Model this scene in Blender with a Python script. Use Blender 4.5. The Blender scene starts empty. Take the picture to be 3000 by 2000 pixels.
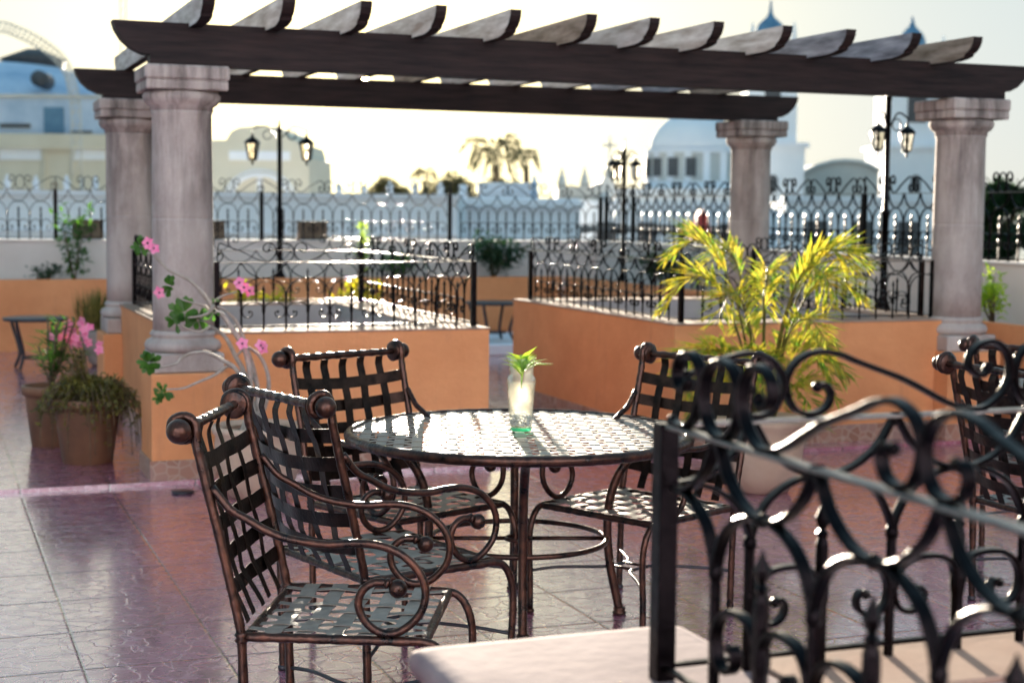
import bpy, math, random
from math import sin, cos, pi, radians, atan2, sqrt, hypot
from mathutils import Vector, Matrix
random.seed(7)
SC = bpy.context.scene
COL = SC.collection

# ------------------------------------------------------------------ camera
FPX = 4570.0; TH = radians(20.85); TILT = math.atan(380 / FPX); ROLL = 0.0098; EYE = 1.587
FWD = Vector((sin(TH) * cos(TILT), cos(TH) * cos(TILT), -sin(TILT)))
R0 = Vector((cos(TH), -sin(TH), 0)); U0 = R0.cross(FWD)
RR = cos(ROLL) * R0 + sin(ROLL) * U0; UU = -sin(ROLL) * R0 + cos(ROLL) * U0
CAMPOS = Vector((0, 0, EYE))
def site(px, py, dep):
    """survey: world point at a bearing and a distance from the viewpoint"""
    return CAMPOS + dep * (FWD + (px - 1500) / FPX * RR - (py - 1000) / FPX * UU)
def bear(px, py, dep):
    """same point in the frame turned with the street (x across, y away, z up)"""
    p = site(px, py, dep)
    return (p.x * cos(TH) - p.y * sin(TH), p.x * sin(TH) + p.y * cos(TH), p.z)

cam_d = bpy.data.cameras.new('camera'); cam = bpy.data.objects.new('camera', cam_d); COL.objects.link(cam)
m = Matrix((RR, UU, -FWD)).transposed().to_4x4(); m.translation = CAMPOS
cam.matrix_world = m
cam_d.sensor_width = 36; cam_d.lens = 36 * FPX / 3000
cam_d.clip_start = 0.05; cam_d.clip_end = 6000
cam_d.dof.use_dof = True; cam_d.dof.focus_distance = 4.75; cam_d.dof.aperture_fstop = 3.4
SC.camera = cam

# ------------------------------------------------------------------ materials
MATS = {}
def nt(name):
    m = bpy.data.materials.new(name); m.use_nodes = True
    t = m.node_tree; t.nodes.clear()
    out = t.nodes.new('ShaderNodeOutputMaterial'); b = t.nodes.new('ShaderNodeBsdfPrincipled')
    t.links.new(b.outputs[0], out.inputs[0])
    MATS[name] = m
    return m, t, b, out
def N(t, ty, **kw):
    n = t.nodes.new(ty)
    for k, v in kw.items():
        if k in n.inputs.keys(): n.inputs[k].default_value = v
        else: setattr(n, k, v)
    return n
def ramp(t, src, stops):
    r = t.nodes.new('ShaderNodeValToRGB'); e = r.color_ramp.elements
    while len(e) < len(stops): e.new(0.5)
    for el, (p, c) in zip(e, stops):
        el.position = p; el.color = (*c, 1) if len(c) == 3 else c
    t.links.new(src, r.inputs[0]); return r
def simple(name, c1, c2=None, rough=0.7, metal=0.0, scale=6.0, bump=0.0, bscale=40, detail=6, stretch=(1, 1, 1), coat=0.0, spec=0.5, r2=None, cr=.06):
    m, t, b, out = nt(name)
    tc = N(t, 'ShaderNodeTexCoord'); mp = N(t, 'ShaderNodeMapping'); mp.inputs['Scale'].default_value = stretch
    t.links.new(tc.outputs['Object'], mp.inputs[0])
    n1 = N(t, 'ShaderNodeTexNoise', Scale=scale, Detail=detail, Roughness=0.6)
    t.links.new(mp.outputs[0], n1.inputs['Vector'])
    r = ramp(t, n1.outputs[0], [(0.32, c1), (0.68, c2 or c1)])
    t.links.new(r.outputs[0], b.inputs['Base Color'])
    b.inputs['Roughness'].default_value = rough; b.inputs['Metallic'].default_value = metal
    b.inputs['Coat Weight'].default_value = coat; b.inputs['Coat Roughness'].default_value = cr; b.inputs['Specular IOR Level'].default_value = spec
    if r2 is not None:
        mr = N(t, 'ShaderNodeMapRange'); mr.inputs[1].default_value = .3; mr.inputs[2].default_value = .7
        mr.inputs[3].default_value = rough; mr.inputs[4].default_value = r2
        t.links.new(n1.outputs[0], mr.inputs[0]); t.links.new(mr.outputs[0], b.inputs['Roughness'])
    if bump:
        n2 = N(t, 'ShaderNodeTexNoise', Scale=bscale, Detail=4)
        t.links.new(mp.outputs[0], n2.inputs['Vector'])
        bp = N(t, 'ShaderNodeBump', Strength=bump, Distance=0.01)
        t.links.new(n2.outputs[0], bp.inputs['Height']); t.links.new(bp.outputs[0], b.inputs['Normal'])
    return m

def make_floor():
    m, t, b, out = nt('glazed_tile')
    geo = N(t, 'ShaderNodeNewGeometry'); sep = N(t, 'ShaderNodeSeparateXYZ'); t.links.new(geo.outputs['Position'], sep.inputs[0])
    def math_(op, a, bb=None, c=None):
        n = N(t, 'ShaderNodeMath', operation=op)
        for i, v in enumerate((a, bb, c)):
            if v is None: continue
            if isinstance(v, (int, float)): n.inputs[i].default_value = v
            else: t.links.new(v, n.inputs[i])
        return n.outputs[0]
    def joint(src, off, pitch, w):
        f = math_('FRACT', math_('DIVIDE', math_('SUBTRACT', src, off), pitch))
        d = math_('MINIMUM', f, math_('SUBTRACT', 1.0, f))
        return math_('MULTIPLY', d, pitch)
    dx = joint(sep.outputs[0], 0.505, 0.4845, 0); dy = joint(sep.outputs[1], 0.447, 0.5, 0)
    dj = math_('MINIMUM', dx, dy)
    grout = math_('LESS_THAN', dj, 0.0042)
    # embossed crazy-paving pattern inside each tile
    vn = N(t, 'ShaderNodeTexNoise', Scale=5.0, Detail=2); t.links.new(geo.outputs['Position'], vn.inputs['Vector'])
    mix = N(t, 'ShaderNodeVectorMath', operation='MULTIPLY_ADD'); t.links.new(vn.outputs['Color'], mix.inputs[0])
    mix.inputs[1].default_value = (.26, .26, 0); t.links.new(geo.outputs['Position'], mix.inputs[2])
    vo = N(t, 'ShaderNodeTexVoronoi', feature='DISTANCE_TO_EDGE', Scale=10.5); t.links.new(mix.outputs[0], vo.inputs['Vector'])
    vc = N(t, 'ShaderNodeTexVoronoi', feature='F1', Scale=10.5); t.links.new(mix.outputs[0], vc.inputs['Vector'])
    line = N(t, 'ShaderNodeMapRange'); line.inputs[1].default_value = 0.012; line.inputs[2].default_value = 0.05
    t.links.new(vo.outputs['Distance'], line.inputs[0])
    jl = N(t, 'ShaderNodeMapRange'); jl.inputs[1].default_value = 0.001; jl.inputs[2].default_value = 0.009; t.links.new(dj, jl.inputs[0])
    h = math_('ADD', math_('MULTIPLY', line.outputs[0], 0.55), math_('MULTIPLY', jl.outputs[0], 1.3))
    fine = N(t, 'ShaderNodeTexNoise', Scale=14.0, Detail=5); t.links.new(geo.outputs['Position'], fine.inputs['Vector'])
    h2 = math_('ADD', h, math_('MULTIPLY', fine.outputs[0], 0.22))
    bp = N(t, 'ShaderNodeBump', Strength=0.34, Distance=0.0024); t.links.new(h2, bp.inputs['Height'])
    t.links.new(bp.outputs[0], b.inputs['Normal']); t.links.new(bp.outputs[0], b.inputs['Coat Normal'])
    big = N(t, 'ShaderNodeTexNoise', Scale=1.6, Detail=5); t.links.new(geo.outputs['Position'], big.inputs['Vector'])
    c1 = ramp(t, big.outputs[0], [(0.3, (.31, .09, .15)), (0.7, (.47, .17, .26))])
    cell = N(t, 'ShaderNodeMixRGB', blend_type='MULTIPLY'); cell.inputs[0].default_value = .55
    sepc = ramp(t, vc.outputs['Color'], [(0.0, (.8, .76, .8)), (1.0, (1, 1, 1))])
    t.links.new(c1.outputs[0], cell.inputs[1]); t.links.new(sepc.outputs[0], cell.inputs[2])
    lt = N(t, 'ShaderNodeMixRGB'); t.links.new(line.outputs[0], lt.inputs[0]); lt.inputs[1].default_value = (.50, .24, .32, 1)
    t.links.new(cell.outputs[0], lt.inputs[2])
    fin = N(t, 'ShaderNodeMixRGB'); t.links.new(grout, fin.inputs[0]); t.links.new(lt.outputs[0], fin.inputs[1]); fin.inputs[2].default_value = (.035, .022, .03, 1)
    t.links.new(fin.outputs[0], b.inputs['Base Color'])
    rr = N(t, 'ShaderNodeMapRange'); rr.inputs[1].default_value = .35; rr.inputs[2].default_value = .7; rr.inputs[3].default_value = .16; rr.inputs[4].default_value = .38
    t.links.new(fine.outputs[0], rr.inputs[0]); t.links.new(rr.outputs[0], b.inputs['Roughness'])
    b.inputs['IOR'].default_value = 1.7
    b.inputs['Coat Weight'].default_value = 1.0; b.inputs['Coat Roughness'].default_value = .13; b.inputs['Coat IOR'].default_value = 2.6
make_floor()

def make_mosaic():
    m, t, b, out = nt('stone_mosaic')
    tc = N(t, 'ShaderNodeTexCoord')
    vo = N(t, 'ShaderNodeTexVoronoi', feature='DISTANCE_TO_EDGE', Scale=14.0); t.links.new(tc.outputs['Object'], vo.inputs['Vector'])
    vc = N(t, 'ShaderNodeTexVoronoi', feature='F1', Scale=14.0); t.links.new(tc.outputs['Object'], vc.inputs['Vector'])
    st = ramp(t, vc.outputs['Color'], [(0.1, (.26, .12, .08)), (0.5, (.4, .21, .15)), (.9, (.33, .2, .17))])
    ed = ramp(t, vo.outputs['Distance'], [(0.03, (1, 1, 1)), (0.07, (0, 0, 0))])
    mx = N(t, 'ShaderNodeMixRGB'); t.links.new(ed.outputs[0], mx.inputs[0]); t.links.new(st.outputs[0], mx.inputs[1]); mx.inputs[2].default_value = (.44, .31, .24, 1)
    t.links.new(mx.outputs[0], b.inputs['Base Color']); b.inputs['Roughness'].default_value = .45
    bp = N(t, 'ShaderNodeBump', Strength=.4, Distance=.004); t.links.new(vo.outputs['Distance'], bp.inputs['Height']); t.links.new(bp.outputs[0], b.inputs['Normal'])
make_mosaic()

simple('cream_render', (.68, .60, .56), (.78, .70, .66), rough=.85, scale=1.6, bump=.15, bscale=50)
simple('coping', (.32, .20, .15), (.42, .29, .22), rough=.9, scale=4, bump=.06, bscale=60, spec=.08)
simple('grey_render', (.36, .34, .34), (.45, .42, .41), rough=.9, scale=2.0, bump=.2, bscale=50)
simple('pink_stone', (.17, .125, .135), (.29, .225, .22), rough=.9, scale=4, bump=.10, bscale=30, spec=.05, detail=9)
simple('soil', (.05, .03, .02), (.09, .06, .04), rough=.95, scale=30, bump=.6, bscale=60)

def make_column_stone():
    m, t, b, out = nt('cantera_stone')
    geo = N(t, 'ShaderNodeNewGeometry'); pos = geo.outputs['Position']
    def noise(sc, st, det=6, ro=.6):
        mp = N(t, 'ShaderNodeMapping'); mp.inputs['Scale'].default_value = st; t.links.new(pos, mp.inputs[0])
        n = N(t, 'ShaderNodeTexNoise', Scale=sc, Detail=det, Roughness=ro); t.links.new(mp.outputs[0], n.inputs['Vector']); return n.outputs[0]
    base = ramp(t, noise(3.2, (1, 1, .55), 9, .68), [(.30, (.27, .21, .19)), (.48, (.43, .36, .33)), (.70, (.55, .48, .44))])
    streak = ramp(t, noise(1.5, (4.5, 4.5, .55), 7, .65), [(.44, (0, 0, 0)), (.62, (.92, .92, .92))])
    sep = N(t, 'ShaderNodeSeparateXYZ'); t.links.new(pos, sep.inputs[0])
    up = N(t, 'ShaderNodeMapRange'); up.inputs[1].default_value = 1.2; up.inputs[2].default_value = 2.35; up.inputs[3].default_value = .15; up.inputs[4].default_value = 1.0
    t.links.new(sep.outputs[2], up.inputs[0])
    mu = N(t, 'ShaderNodeMath', operation='MULTIPLY'); t.links.new(streak.outputs[0], mu.inputs[0]); t.links.new(up.outputs[0], mu.inputs[1])
    mx = N(t, 'ShaderNodeMixRGB'); t.links.new(mu.outputs[0], mx.inputs[0]); t.links.new(base.outputs[0], mx.inputs[1]); mx.inputs[2].default_value = (.085, .07, .065, 1)
    t.links.new(mx.outputs[0], b.inputs['Base Color']); b.inputs['Roughness'].default_value = .9; b.inputs['Specular IOR Level'].default_value = .2
    vor = N(t, 'ShaderNodeTexVoronoi', Scale=70); t.links.new(pos, vor.inputs['Vector'])
    pit = ramp(t, vor.outputs['Distance'], [(.1, (0, 0, 0)), (.3, (1, 1, 1))])
    ad = N(t, 'ShaderNodeMath', operation='MULTIPLY_ADD'); t.links.new(noise(22, (1, 1, 1), 6), ad.inputs[0]); ad.inputs[1].default_value = 2.0; t.links.new(pit.outputs[0], ad.inputs[2])
    bp = N(t, 'ShaderNodeBump', Strength=.4, Distance=.006); t.links.new(ad.outputs[0], bp.inputs['Height']); t.links.new(bp.outputs[0], b.inputs['Normal'])
make_column_stone()

def make_stucco():
    m, t, b, out = nt('orange_render')
    geo = N(t, 'ShaderNodeNewGeometry'); pos = geo.outputs['Position']
    def noise(sc, st=(1, 1, 1), det=6, ro=.6):
        mp = N(t, 'ShaderNodeMapping'); mp.inputs['Scale'].default_value = st; t.links.new(pos, mp.inputs[0])
        n = N(t, 'ShaderNodeTexNoise', Scale=sc, Detail=det, Roughness=ro); t.links.new(mp.outputs[0], n.inputs['Vector']); return n.outputs[0]
    base = ramp(t, noise(1.7, (1, 1, 1.3), 8, .65), [(.30, (.63, .25, .105)), (.70, (.78, .345, .155))])
    drip = ramp(t, noise(2.6, (3, 3, .5), 7, .7), [(.56, (0, 0, 0)), (.80, (.5, .5, .5))])
    mx = N(t, 'ShaderNodeMixRGB'); t.links.new(drip.outputs[0], mx.inputs[0]); t.links.new(base.outputs[0], mx.inputs[1]); mx.inputs[2].default_value = (.40, .17, .10, 1)
    sep = N(t, 'ShaderNodeSeparateXYZ'); t.links.new(pos, sep.inputs[0])
    t.links.new(mx.outputs[0], b.inputs['Base Color']); b.inputs['Roughness'].default_value = .85; b.inputs['Specular IOR Level'].default_value = .25
    ad = N(t, 'ShaderNodeMath', operation='MULTIPLY_ADD'); t.links.new(noise(9, (1, 1, 2), 5), ad.inputs[0]); ad.inputs[1].default_value = 1.6; t.links.new(noise(60), ad.inputs[2])
    bp = N(t, 'ShaderNodeBump', Strength=.35, Distance=.008); t.links.new(ad.outputs[0], bp.inputs['Height']); t.links.new(bp.outputs[0], b.inputs['Normal'])
make_stucco()

simple('brown_wood', (.12, .08, .05), (.38, .30, .24), rough=.8, scale=2.6, stretch=(8, 1.2, 8), bump=.3, bscale=8)
simple('blue_wood', (.10, .10, .12), (.38, .38, .42), rough=.75, scale=2.4, stretch=(8, 1.2, 8), bump=.3, bscale=8)
simple('dark_wood', (.013, .009, .010), (.034, .021, .020), rough=.6, spec=.15, scale=3, stretch=(1, 12, 12), bump=.3, bscale=8)
simple('grey_wood', (.30, .24, .20), (.74, .70, .66), rough=.75, scale=2.2, stretch=(8, 1.2, 8), bump=.3, bscale=8)
simple('black_iron', (.006, .005, .006), (.014, .011, .012), rough=.33, metal=1.0, scale=30, bump=.25, bscale=38)
simple('rail_iron', (.16, .145, .14), (.30, .28, .26), rough=.34, metal=1.0, scale=20, bump=.1, bscale=60)
simple('bronze', (.008, .005, .005), (.10, .038, .024), rough=.24, metal=.75, scale=22, bump=.35, bscale=45, coat=.15, r2=.42)
simple('bronze_strap', (.20, .165, .14), (.34, .29, .25), rough=.46, metal=.35, scale=14, bump=.04, bscale=60, coat=.5, r2=.60, cr=.48)
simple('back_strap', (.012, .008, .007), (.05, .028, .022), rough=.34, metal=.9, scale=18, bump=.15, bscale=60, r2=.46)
simple('dark_metal', (.02, .018, .025), (.035, .03, .04), rough=.35, metal=.2, scale=10)
simple('terracotta', (.11, .05, .026), (.20, .095, .05), rough=.6, scale=5, bump=.15)
simple('beige_pot', (.48, .33, .24), (.58, .43, .33), rough=.6, scale=4, bump=.2, bscale=25)
simple('grey_pot', (.22, .18, .16), (.34, .29, .26), rough=.8, scale=8, bump=.3)
simple('bark', (.26, .21, .17), (.42, .36, .31), rough=.75, scale=20, bump=.3, bscale=80)
simple('dry_stem', (.07, .05, .03), (.16, .11, .06), rough=.8, scale=20)
simple('brown_box', (.16, .11, .08), (.22, .16, .11), rough=.8, scale=6)
simple('petal', (.80, .12, .30), (.88, .34, .50), rough=.5, scale=40)
simple('pebble', (.6, .62, .66), (.9, .9, .9), rough=.4, scale=60)

def leafmat(name, c1, c2, trans=.45, scale=9.0):
    m, t, b, out = nt(name)
    geo = N(t, 'ShaderNodeNewGeometry')
    n1 = N(t, 'ShaderNodeTexNoise', Scale=scale, Detail=3); t.links.new(geo.outputs['Position'], n1.inputs['Vector'])
    r = ramp(t, n1.outputs[0], [(0.35, c1), (0.65, c2)])
    t.links.new(r.outputs[0], b.inputs['Base Color']); b.inputs['Roughness'].default_value = .4
    tr = N(t, 'ShaderNodeBsdfTranslucent'); t.links.new(r.outputs[0], tr.inputs[0])
    mx = N(t, 'ShaderNodeMixShader'); mx.inputs[0].default_value = trans
    t.links.new(b.outputs[0], mx.inputs[1]); t.links.new(tr.outputs[0], mx.inputs[2]); t.links.new(mx.outputs[0], out.inputs[0])
leafmat('leaf_green', (.035, .11, .015), (.10, .24, .03))
leafmat('leaf_dark', (.015, .045, .018), (.04, .09, .03), trans=.3)
leafmat('leaf_palm', (.15, .30, .03), (.72, .56, .06), trans=.42, scale=17)
leafmat('leaf_yellow', (.50, .55, .02), (.75, .60, .03), trans=.5)
leafmat('leaf_dry', (.07, .07, .015), (.24, .20, .04), trans=.3, scale=20)
leafmat('leaf_far', (.07, .08, .035), (.13, .12, .055), trans=.18)
leafmat('leaf_cutting', (.30, .55, .03), (.62, .72, .07), trans=.55, scale=30)

def glassy(name, tint, gl, body, bodycol):
    """thin clear wall: straight-through light, Fresnel sheen and a little cloudiness"""
    m, t, b, out = nt(name); t.nodes.remove(b)
    tp = N(t, 'ShaderNodeBsdfTransparent'); tp.inputs[0].default_value = (*tint, 1)
    tr = N(t, 'ShaderNodeBsdfTranslucent'); tr.inputs[0].default_value = (*bodycol, 1)
    m1 = N(t, 'ShaderNodeMixShader'); m1.inputs[0].default_value = body; t.links.new(tp.outputs[0], m1.inputs[1]); t.links.new(tr.outputs[0], m1.inputs[2])
    g = N(t, 'ShaderNodeBsdfGlossy'); g.inputs['Roughness'].default_value = .04
    fr = N(t, 'ShaderNodeLayerWeight'); fr.inputs[0].default_value = gl
    m2 = N(t, 'ShaderNodeMixShader'); t.links.new(fr.outputs['Facing'], m2.inputs[0]); t.links.new(m1.outputs[0], m2.inputs[1]); t.links.new(g.outputs[0], m2.inputs[2])
    t.links.new(m2.outputs[0], out.inputs[0])
glassy('clear_glass', (.97, .99, .98), .12, .05, (.95, 1, .97))
glassy('green_glass', (.25, .85, .6), .25, .45, (.1, .8, .5))
glassy('water', (.99, .96, .92), .08, .22, (1, .90, .76))
m, t, b, out = nt('lamp_glass')
b.inputs['Base Color'].default_value = (.55, .52, .46, 1); b.inputs['Transmission Weight'].default_value = 1; b.inputs['Roughness'].default_value = .12; b.inputs['IOR'].default_value = 1.1

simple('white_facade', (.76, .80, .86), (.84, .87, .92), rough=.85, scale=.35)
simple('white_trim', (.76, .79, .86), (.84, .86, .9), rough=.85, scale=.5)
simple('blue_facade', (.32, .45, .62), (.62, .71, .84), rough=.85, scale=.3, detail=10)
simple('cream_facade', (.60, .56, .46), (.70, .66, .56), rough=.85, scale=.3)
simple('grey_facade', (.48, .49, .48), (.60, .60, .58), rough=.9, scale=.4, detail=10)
simple('bounce_wall_tint', (.46, .52, .68), (.52, .58, .74), rough=.9, scale=1)  # bluish so warm sun bounced off the added wall turns near neutral
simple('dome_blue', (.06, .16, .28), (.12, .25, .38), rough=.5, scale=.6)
simple('dark_opening', (.05, .055, .06), (.09, .09, .10), rough=.6, scale=2)
simple('city_ground', (.12, .11, .10), (.2, .19, .17), rough=.95, scale=.05)
simple('red_cloth', (.45, .05, .05), (.5, .08, .07), rough=.8)

# ------------------------------------------------------------------ mesh builder
def V3(p): return Vector(p)
class MB:
    def __init__(s): s.v = []; s.f = []; s.m = []; s.sm = []
    def add(s, vs, fs, mi=0, smooth=False):
        o = len(s.v); s.v += [tuple(p) for p in vs]
        for f in fs: s.f.append(tuple(i + o for i in f)); s.m.append(mi); s.sm.append(smooth)
        return s
    def box(s, x0, x1, y0, y1, z0, z1, mi=0):
        vs = [(x, y, z) for z in (z0, z1) for y in (y0, y1) for x in (x0, x1)]
        return s.add(vs, [(0, 2, 3, 1), (4, 5, 7, 6), (0, 1, 5, 4), (2, 6, 7, 3), (0, 4, 6, 2), (1, 3, 7, 5)], mi)
    def bbox(s, x0, x1, y0, y1, z0, z1, b=.006, mi=0):
        """box with chamfered edges"""
        def ring(z, i): return [(x0 + i, y0, z), (x1 - i, y0, z), (x1, y0 + i, z), (x1, y1 - i, z), (x1 - i, y1, z), (x0 + i, y1, z), (x0, y1 - i, z), (x0, y0 + i, z)]
        def inset(z): return [(x0 + b, y0 + b, z), (x1 - b, y0 + b, z), (x1 - b, y0 + b, z), (x1 - b, y1 - b, z), (x1 - b, y1 - b, z), (x0 + b, y1 - b, z), (x0 + b, y1 - b, z), (x0 + b, y0 + b, z)]
        vs = inset(z0) + ring(z0 + b, b) + ring(z1 - b, b) + inset(z1)
        fs = []
        for k in range(3):
            for i in range(8):
                j = (i + 1) % 8; fs.append((k * 8 + i, k * 8 + j, k * 8 + 8 + j, k * 8 + 8 + i))
        fs += [(0, 7, 5, 3), (24, 26, 28, 30)]
        s.add(vs, fs, mi); return s
    def tube(s, pts, r, n=8, caps=True, mi=0, smooth=True, closed=False):
        pts = [V3(p) for p in pts]; L = len(pts)
        rs = [r] * L if isinstance(r, (int, float)) else r
        vs = []; prev = None
        for i, p in enumerate(pts):
            if closed: d = pts[(i + 1) % L] - pts[i - 1]
            else: d = pts[min(i + 1, L - 1)] - pts[max(i - 1, 0)]
            d.normalize()
            if prev is None:
                a = Vector((0, 0, 1)) if abs(d.z) < .9 else Vector((1, 0, 0)); u = a.cross(d).normalized()
            else:
                u = (prev - d * prev.dot(d)); u = u.normalized() if u.length > 1e-6 else prev
            prev = u; w = d.cross(u)
            for k in range(n):
                a = 2 * pi * k / n; vs.append(p + rs[i] * (cos(a) * u + sin(a) * w))
        fs = []
        for i in range(L if closed else L - 1):
            j = (i + 1) % L
            for k in range(n):
                k2 = (k + 1) % n; fs.append((i * n + k, i * n + k2, j * n + k2, j * n + k))
        if caps and not closed: fs += [tuple(range(n))[::-1], tuple((L - 1) * n + k for k in range(n))]
        return s.add(vs, fs, mi, smooth)
    def bar(s, pts, side, w, th, mi=0):
        """flat bar along pts; side = direction of its width (constant)"""
        pts = [V3(p) for p in pts]; L = len(pts); side = V3(side).normalized(); vs = []
        for i, p in enumerate(pts):
            d = (pts[min(i + 1, L - 1)] - pts[max(i - 1, 0)]).normalized(); nn = side.cross(d)
            nn = nn.normalized() if nn.length > 1e-6 else Vector((0, 0, 1))
            a, c = side * w / 2, nn * th / 2
            e, g = a * .72, c * .55
            vs += [p - a - g, p - e - c, p + e - c, p + a - g, p + a + g, p + e + c, p - e + c, p - a + g]
        fs = []
        for i in range(L - 1):
            for k in range(8):
                k2 = (k + 1) % 8; fs.append((i * 8 + k, i * 8 + k2, i * 8 + 8 + k2, i * 8 + 8 + k))
        fs += [tuple(range(8))[::-1], tuple((L - 1) * 8 + k for k in range(8))]
        return s.add(vs, fs, mi, False)
    def ribbon(s, pts, nrm, w, th, mi=0):
        """strap: pts along, nrm list = surface normal at each pt, w wide, th thick"""
        pts = [V3(p) for p in pts]; L = len(pts); vs = []
        for i, p in enumerate(pts):
            d = (pts[min(i + 1, L - 1)] - pts[max(i - 1, 0)]).normalized(); nn = V3(nrm[i]).normalized(); sd = d.cross(nn).normalized() * w / 2; c = nn * th / 2
            vs += [p - sd - c, p + sd - c, p + sd + c, p - sd + c]
        fs = []
        for i in range(L - 1):
            for k in range(4):
                k2 = (k + 1) % 4; fs.append((i * 4 + k, i * 4 + k2, i * 4 + 4 + k2, i * 4 + 4 + k))
        fs += [(3, 2, 1, 0), tuple((L - 1) * 4 + k for k in range(4))]
        return s.add(vs, fs, mi, False)
    def lathe(s, prof, c=(0, 0), n=24, mi=0, smooth=True, z0=0.0, cap=True, sx=1.0, a0=0.0):
        vs = []; L = len(prof)
        for r, z in prof:
            for k in range(n):
                a = a0 + 2 * pi * k / n; vs.append((c[0] + r * sx * cos(a), c[1] + r * sin(a), z0 + z))
        fs = []
        for i in range(L - 1):
            for k in range(n):
                k2 = (k + 1) % n; fs.append((i * n + k, i * n + k2, i * n + n + k2, i * n + n + k))
        if cap: fs += [tuple(range(n))[::-1], tuple((L - 1) * n + k for k in range(n))]
        return s.add(vs, fs, mi, smooth)
    def ball(s, c, r, n=12, m_=8, mi=0, sc=(1, 1, 1)):
        vs = []; fs = []
        for i in range(m_ + 1):
            th = pi * i / m_
            for k in range(n):
                a = 2 * pi * k / n; vs.append((c[0] + r * sc[0] * sin(th) * cos(a), c[1] + r * sc[1] * sin(th) * sin(a), c[2] + r * sc[2] * cos(th)))
        for i in range(m_):
            for k in range(n):
                k2 = (k + 1) % n; fs.append((i * n + k, i * n + n + k, i * n + n + k2, i * n + k2))
        return s.add(vs, fs, mi, True)
    def prism(s, poly, axis, a, b_, mi=0):
        """poly of 2-D points in the plane normal to axis ('x': (y,z); 'y': (x,z); 'z': (x,y))"""
        def P(p, h): return {'x': (h, p[0], p[1]), 'y': (p[0], h, p[1]), 'z': (p[0], p[1], h)}[axis]
        n = len(poly); vs = [P(p, a) for p in poly] + [P(p, b_) for p in poly]
        fs = [tuple(range(n))[::-1], tuple(range(n, 2 * n))] + [(i, (i + 1) % n, n + (i + 1) % n, n + i) for i in range(n)]
        return s.add(vs, fs, mi)
    def leaf(s, p, d, up, L, w, mi=0, fold=.25, bend=.0):
        p = V3(p); d = V3(d).normalized(); up = V3(up); sd = d.cross(up)
        if sd.length < 1e-4: sd = d.cross(Vector((1, 0, .1)))
        sd.normalize(); nn = sd.cross(d).normalized()
        m1 = p + d * L * .5 - nn * bend * L * .25; tip = p + d * L - nn * bend * L
        a = m1 + sd * w / 2 + nn * w * fold; b_ = m1 - sd * w / 2 + nn * w * fold
        return s.add([p, a, tip, b_, m1], [(0, 4, 1), (4, 2, 1), (0, 3, 4), (4, 3, 2)], mi)
    def build(s, name, mat, parent=None, loc=None):
        me = bpy.data.meshes.new(name); me.from_pydata(s.v, [], s.f)
        mats = mat if isinstance(mat, (list, tuple)) else [mat]
        for mm in mats: me.materials.append(MATS[mm])
        if len(mats) > 1: me.polygons.foreach_set('material_index', s.m)
        me.polygons.foreach_set('use_smooth', s.sm); me.update()
        import bmesh
        bm = bmesh.new(); bm.from_mesh(me); bmesh.ops.recalc_face_normals(bm, faces=bm.faces) if len(s.f) < 60000 and not getattr(s, 'raw', False) else None
        bm.to_mesh(me); bm.free()
        o = bpy.data.objects.new(name, me); COL.objects.link(o)
        if parent: o.parent = parent
        if loc: o.location = loc
        return o

def tag(o, label=None, cat=None, group=None, kind=None):
    if label: o['label'] = label
    if cat: o['category'] = cat
    if group: o['group'] = group
    if kind: o['kind'] = kind
    return o
def thing(name, label, cat, loc=(0, 0, 0), rz=0, group=None):
    o = bpy.data.objects.new(name, None); COL.objects.link(o); o.location = loc; o.rotation_euler = (0, 0, rz)
    o.empty_display_size = .1
    return tag(o, label, cat, group)
def copy_tree(o, parent=None):
    c = o.copy(); COL.objects.link(c)
    if parent: c.parent = parent
    for ch in list(o.children): copy_tree(ch, c)
    return c
def smooth_path(pts, k=6):
    """Catmull-Rom through the points"""
    P = [V3(p) for p in pts]; P = [P[0] * 2 - P[1]] + P + [P[-1] * 2 - P[-2]]; out = []
    for i in range(1, len(P) - 2):
        a, b_, c, d = P[i - 1:i + 3]
        for j in range(k):
            t = j / k
            out.append(.5 * ((2 * b_) + (c - a) * t + (2 * a - 5 * b_ + 4 * c - d) * t * t + (3 * b_ - a - 3 * c + d) * t ** 3))
    out.append(P[-2]); return out

# ------------------------------------------------------------------ floor and terrace walls
fl = MB(); fl.raw = False
fl.box(-14, 8.3, -8, 9.0, -.3, 0); tag(fl.build('terrace_floor', 'glazed_tile'), kind='structure')
fl = MB(); fl.box(-14, 8.3, 9.0, 18.3, -.3, .022); tag(fl.build('upper_terrace_floor', 'glazed_tile'), kind='structure')
g = MB(); g.box(-280, 320, -60, 320, -9.5, -9.0); tag(g.build('city_ground', 'city_ground'), kind='structure')
bs = MB(); bs.box(-14.0, 8.3, -8, 18.6, -9.0, -.302); b_ = bs.build('terrace_building', 'cream_render'); tag(b_, 'cream building whose roof carries the tiled terrace', 'building')
# raised step in the passage
st = MB(); st.bbox(3.6, 7.3, 15.9, 17.6, .022, .14, .01); tag(st.build('raised_platform', 'white_trim'), kind='structure')

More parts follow.
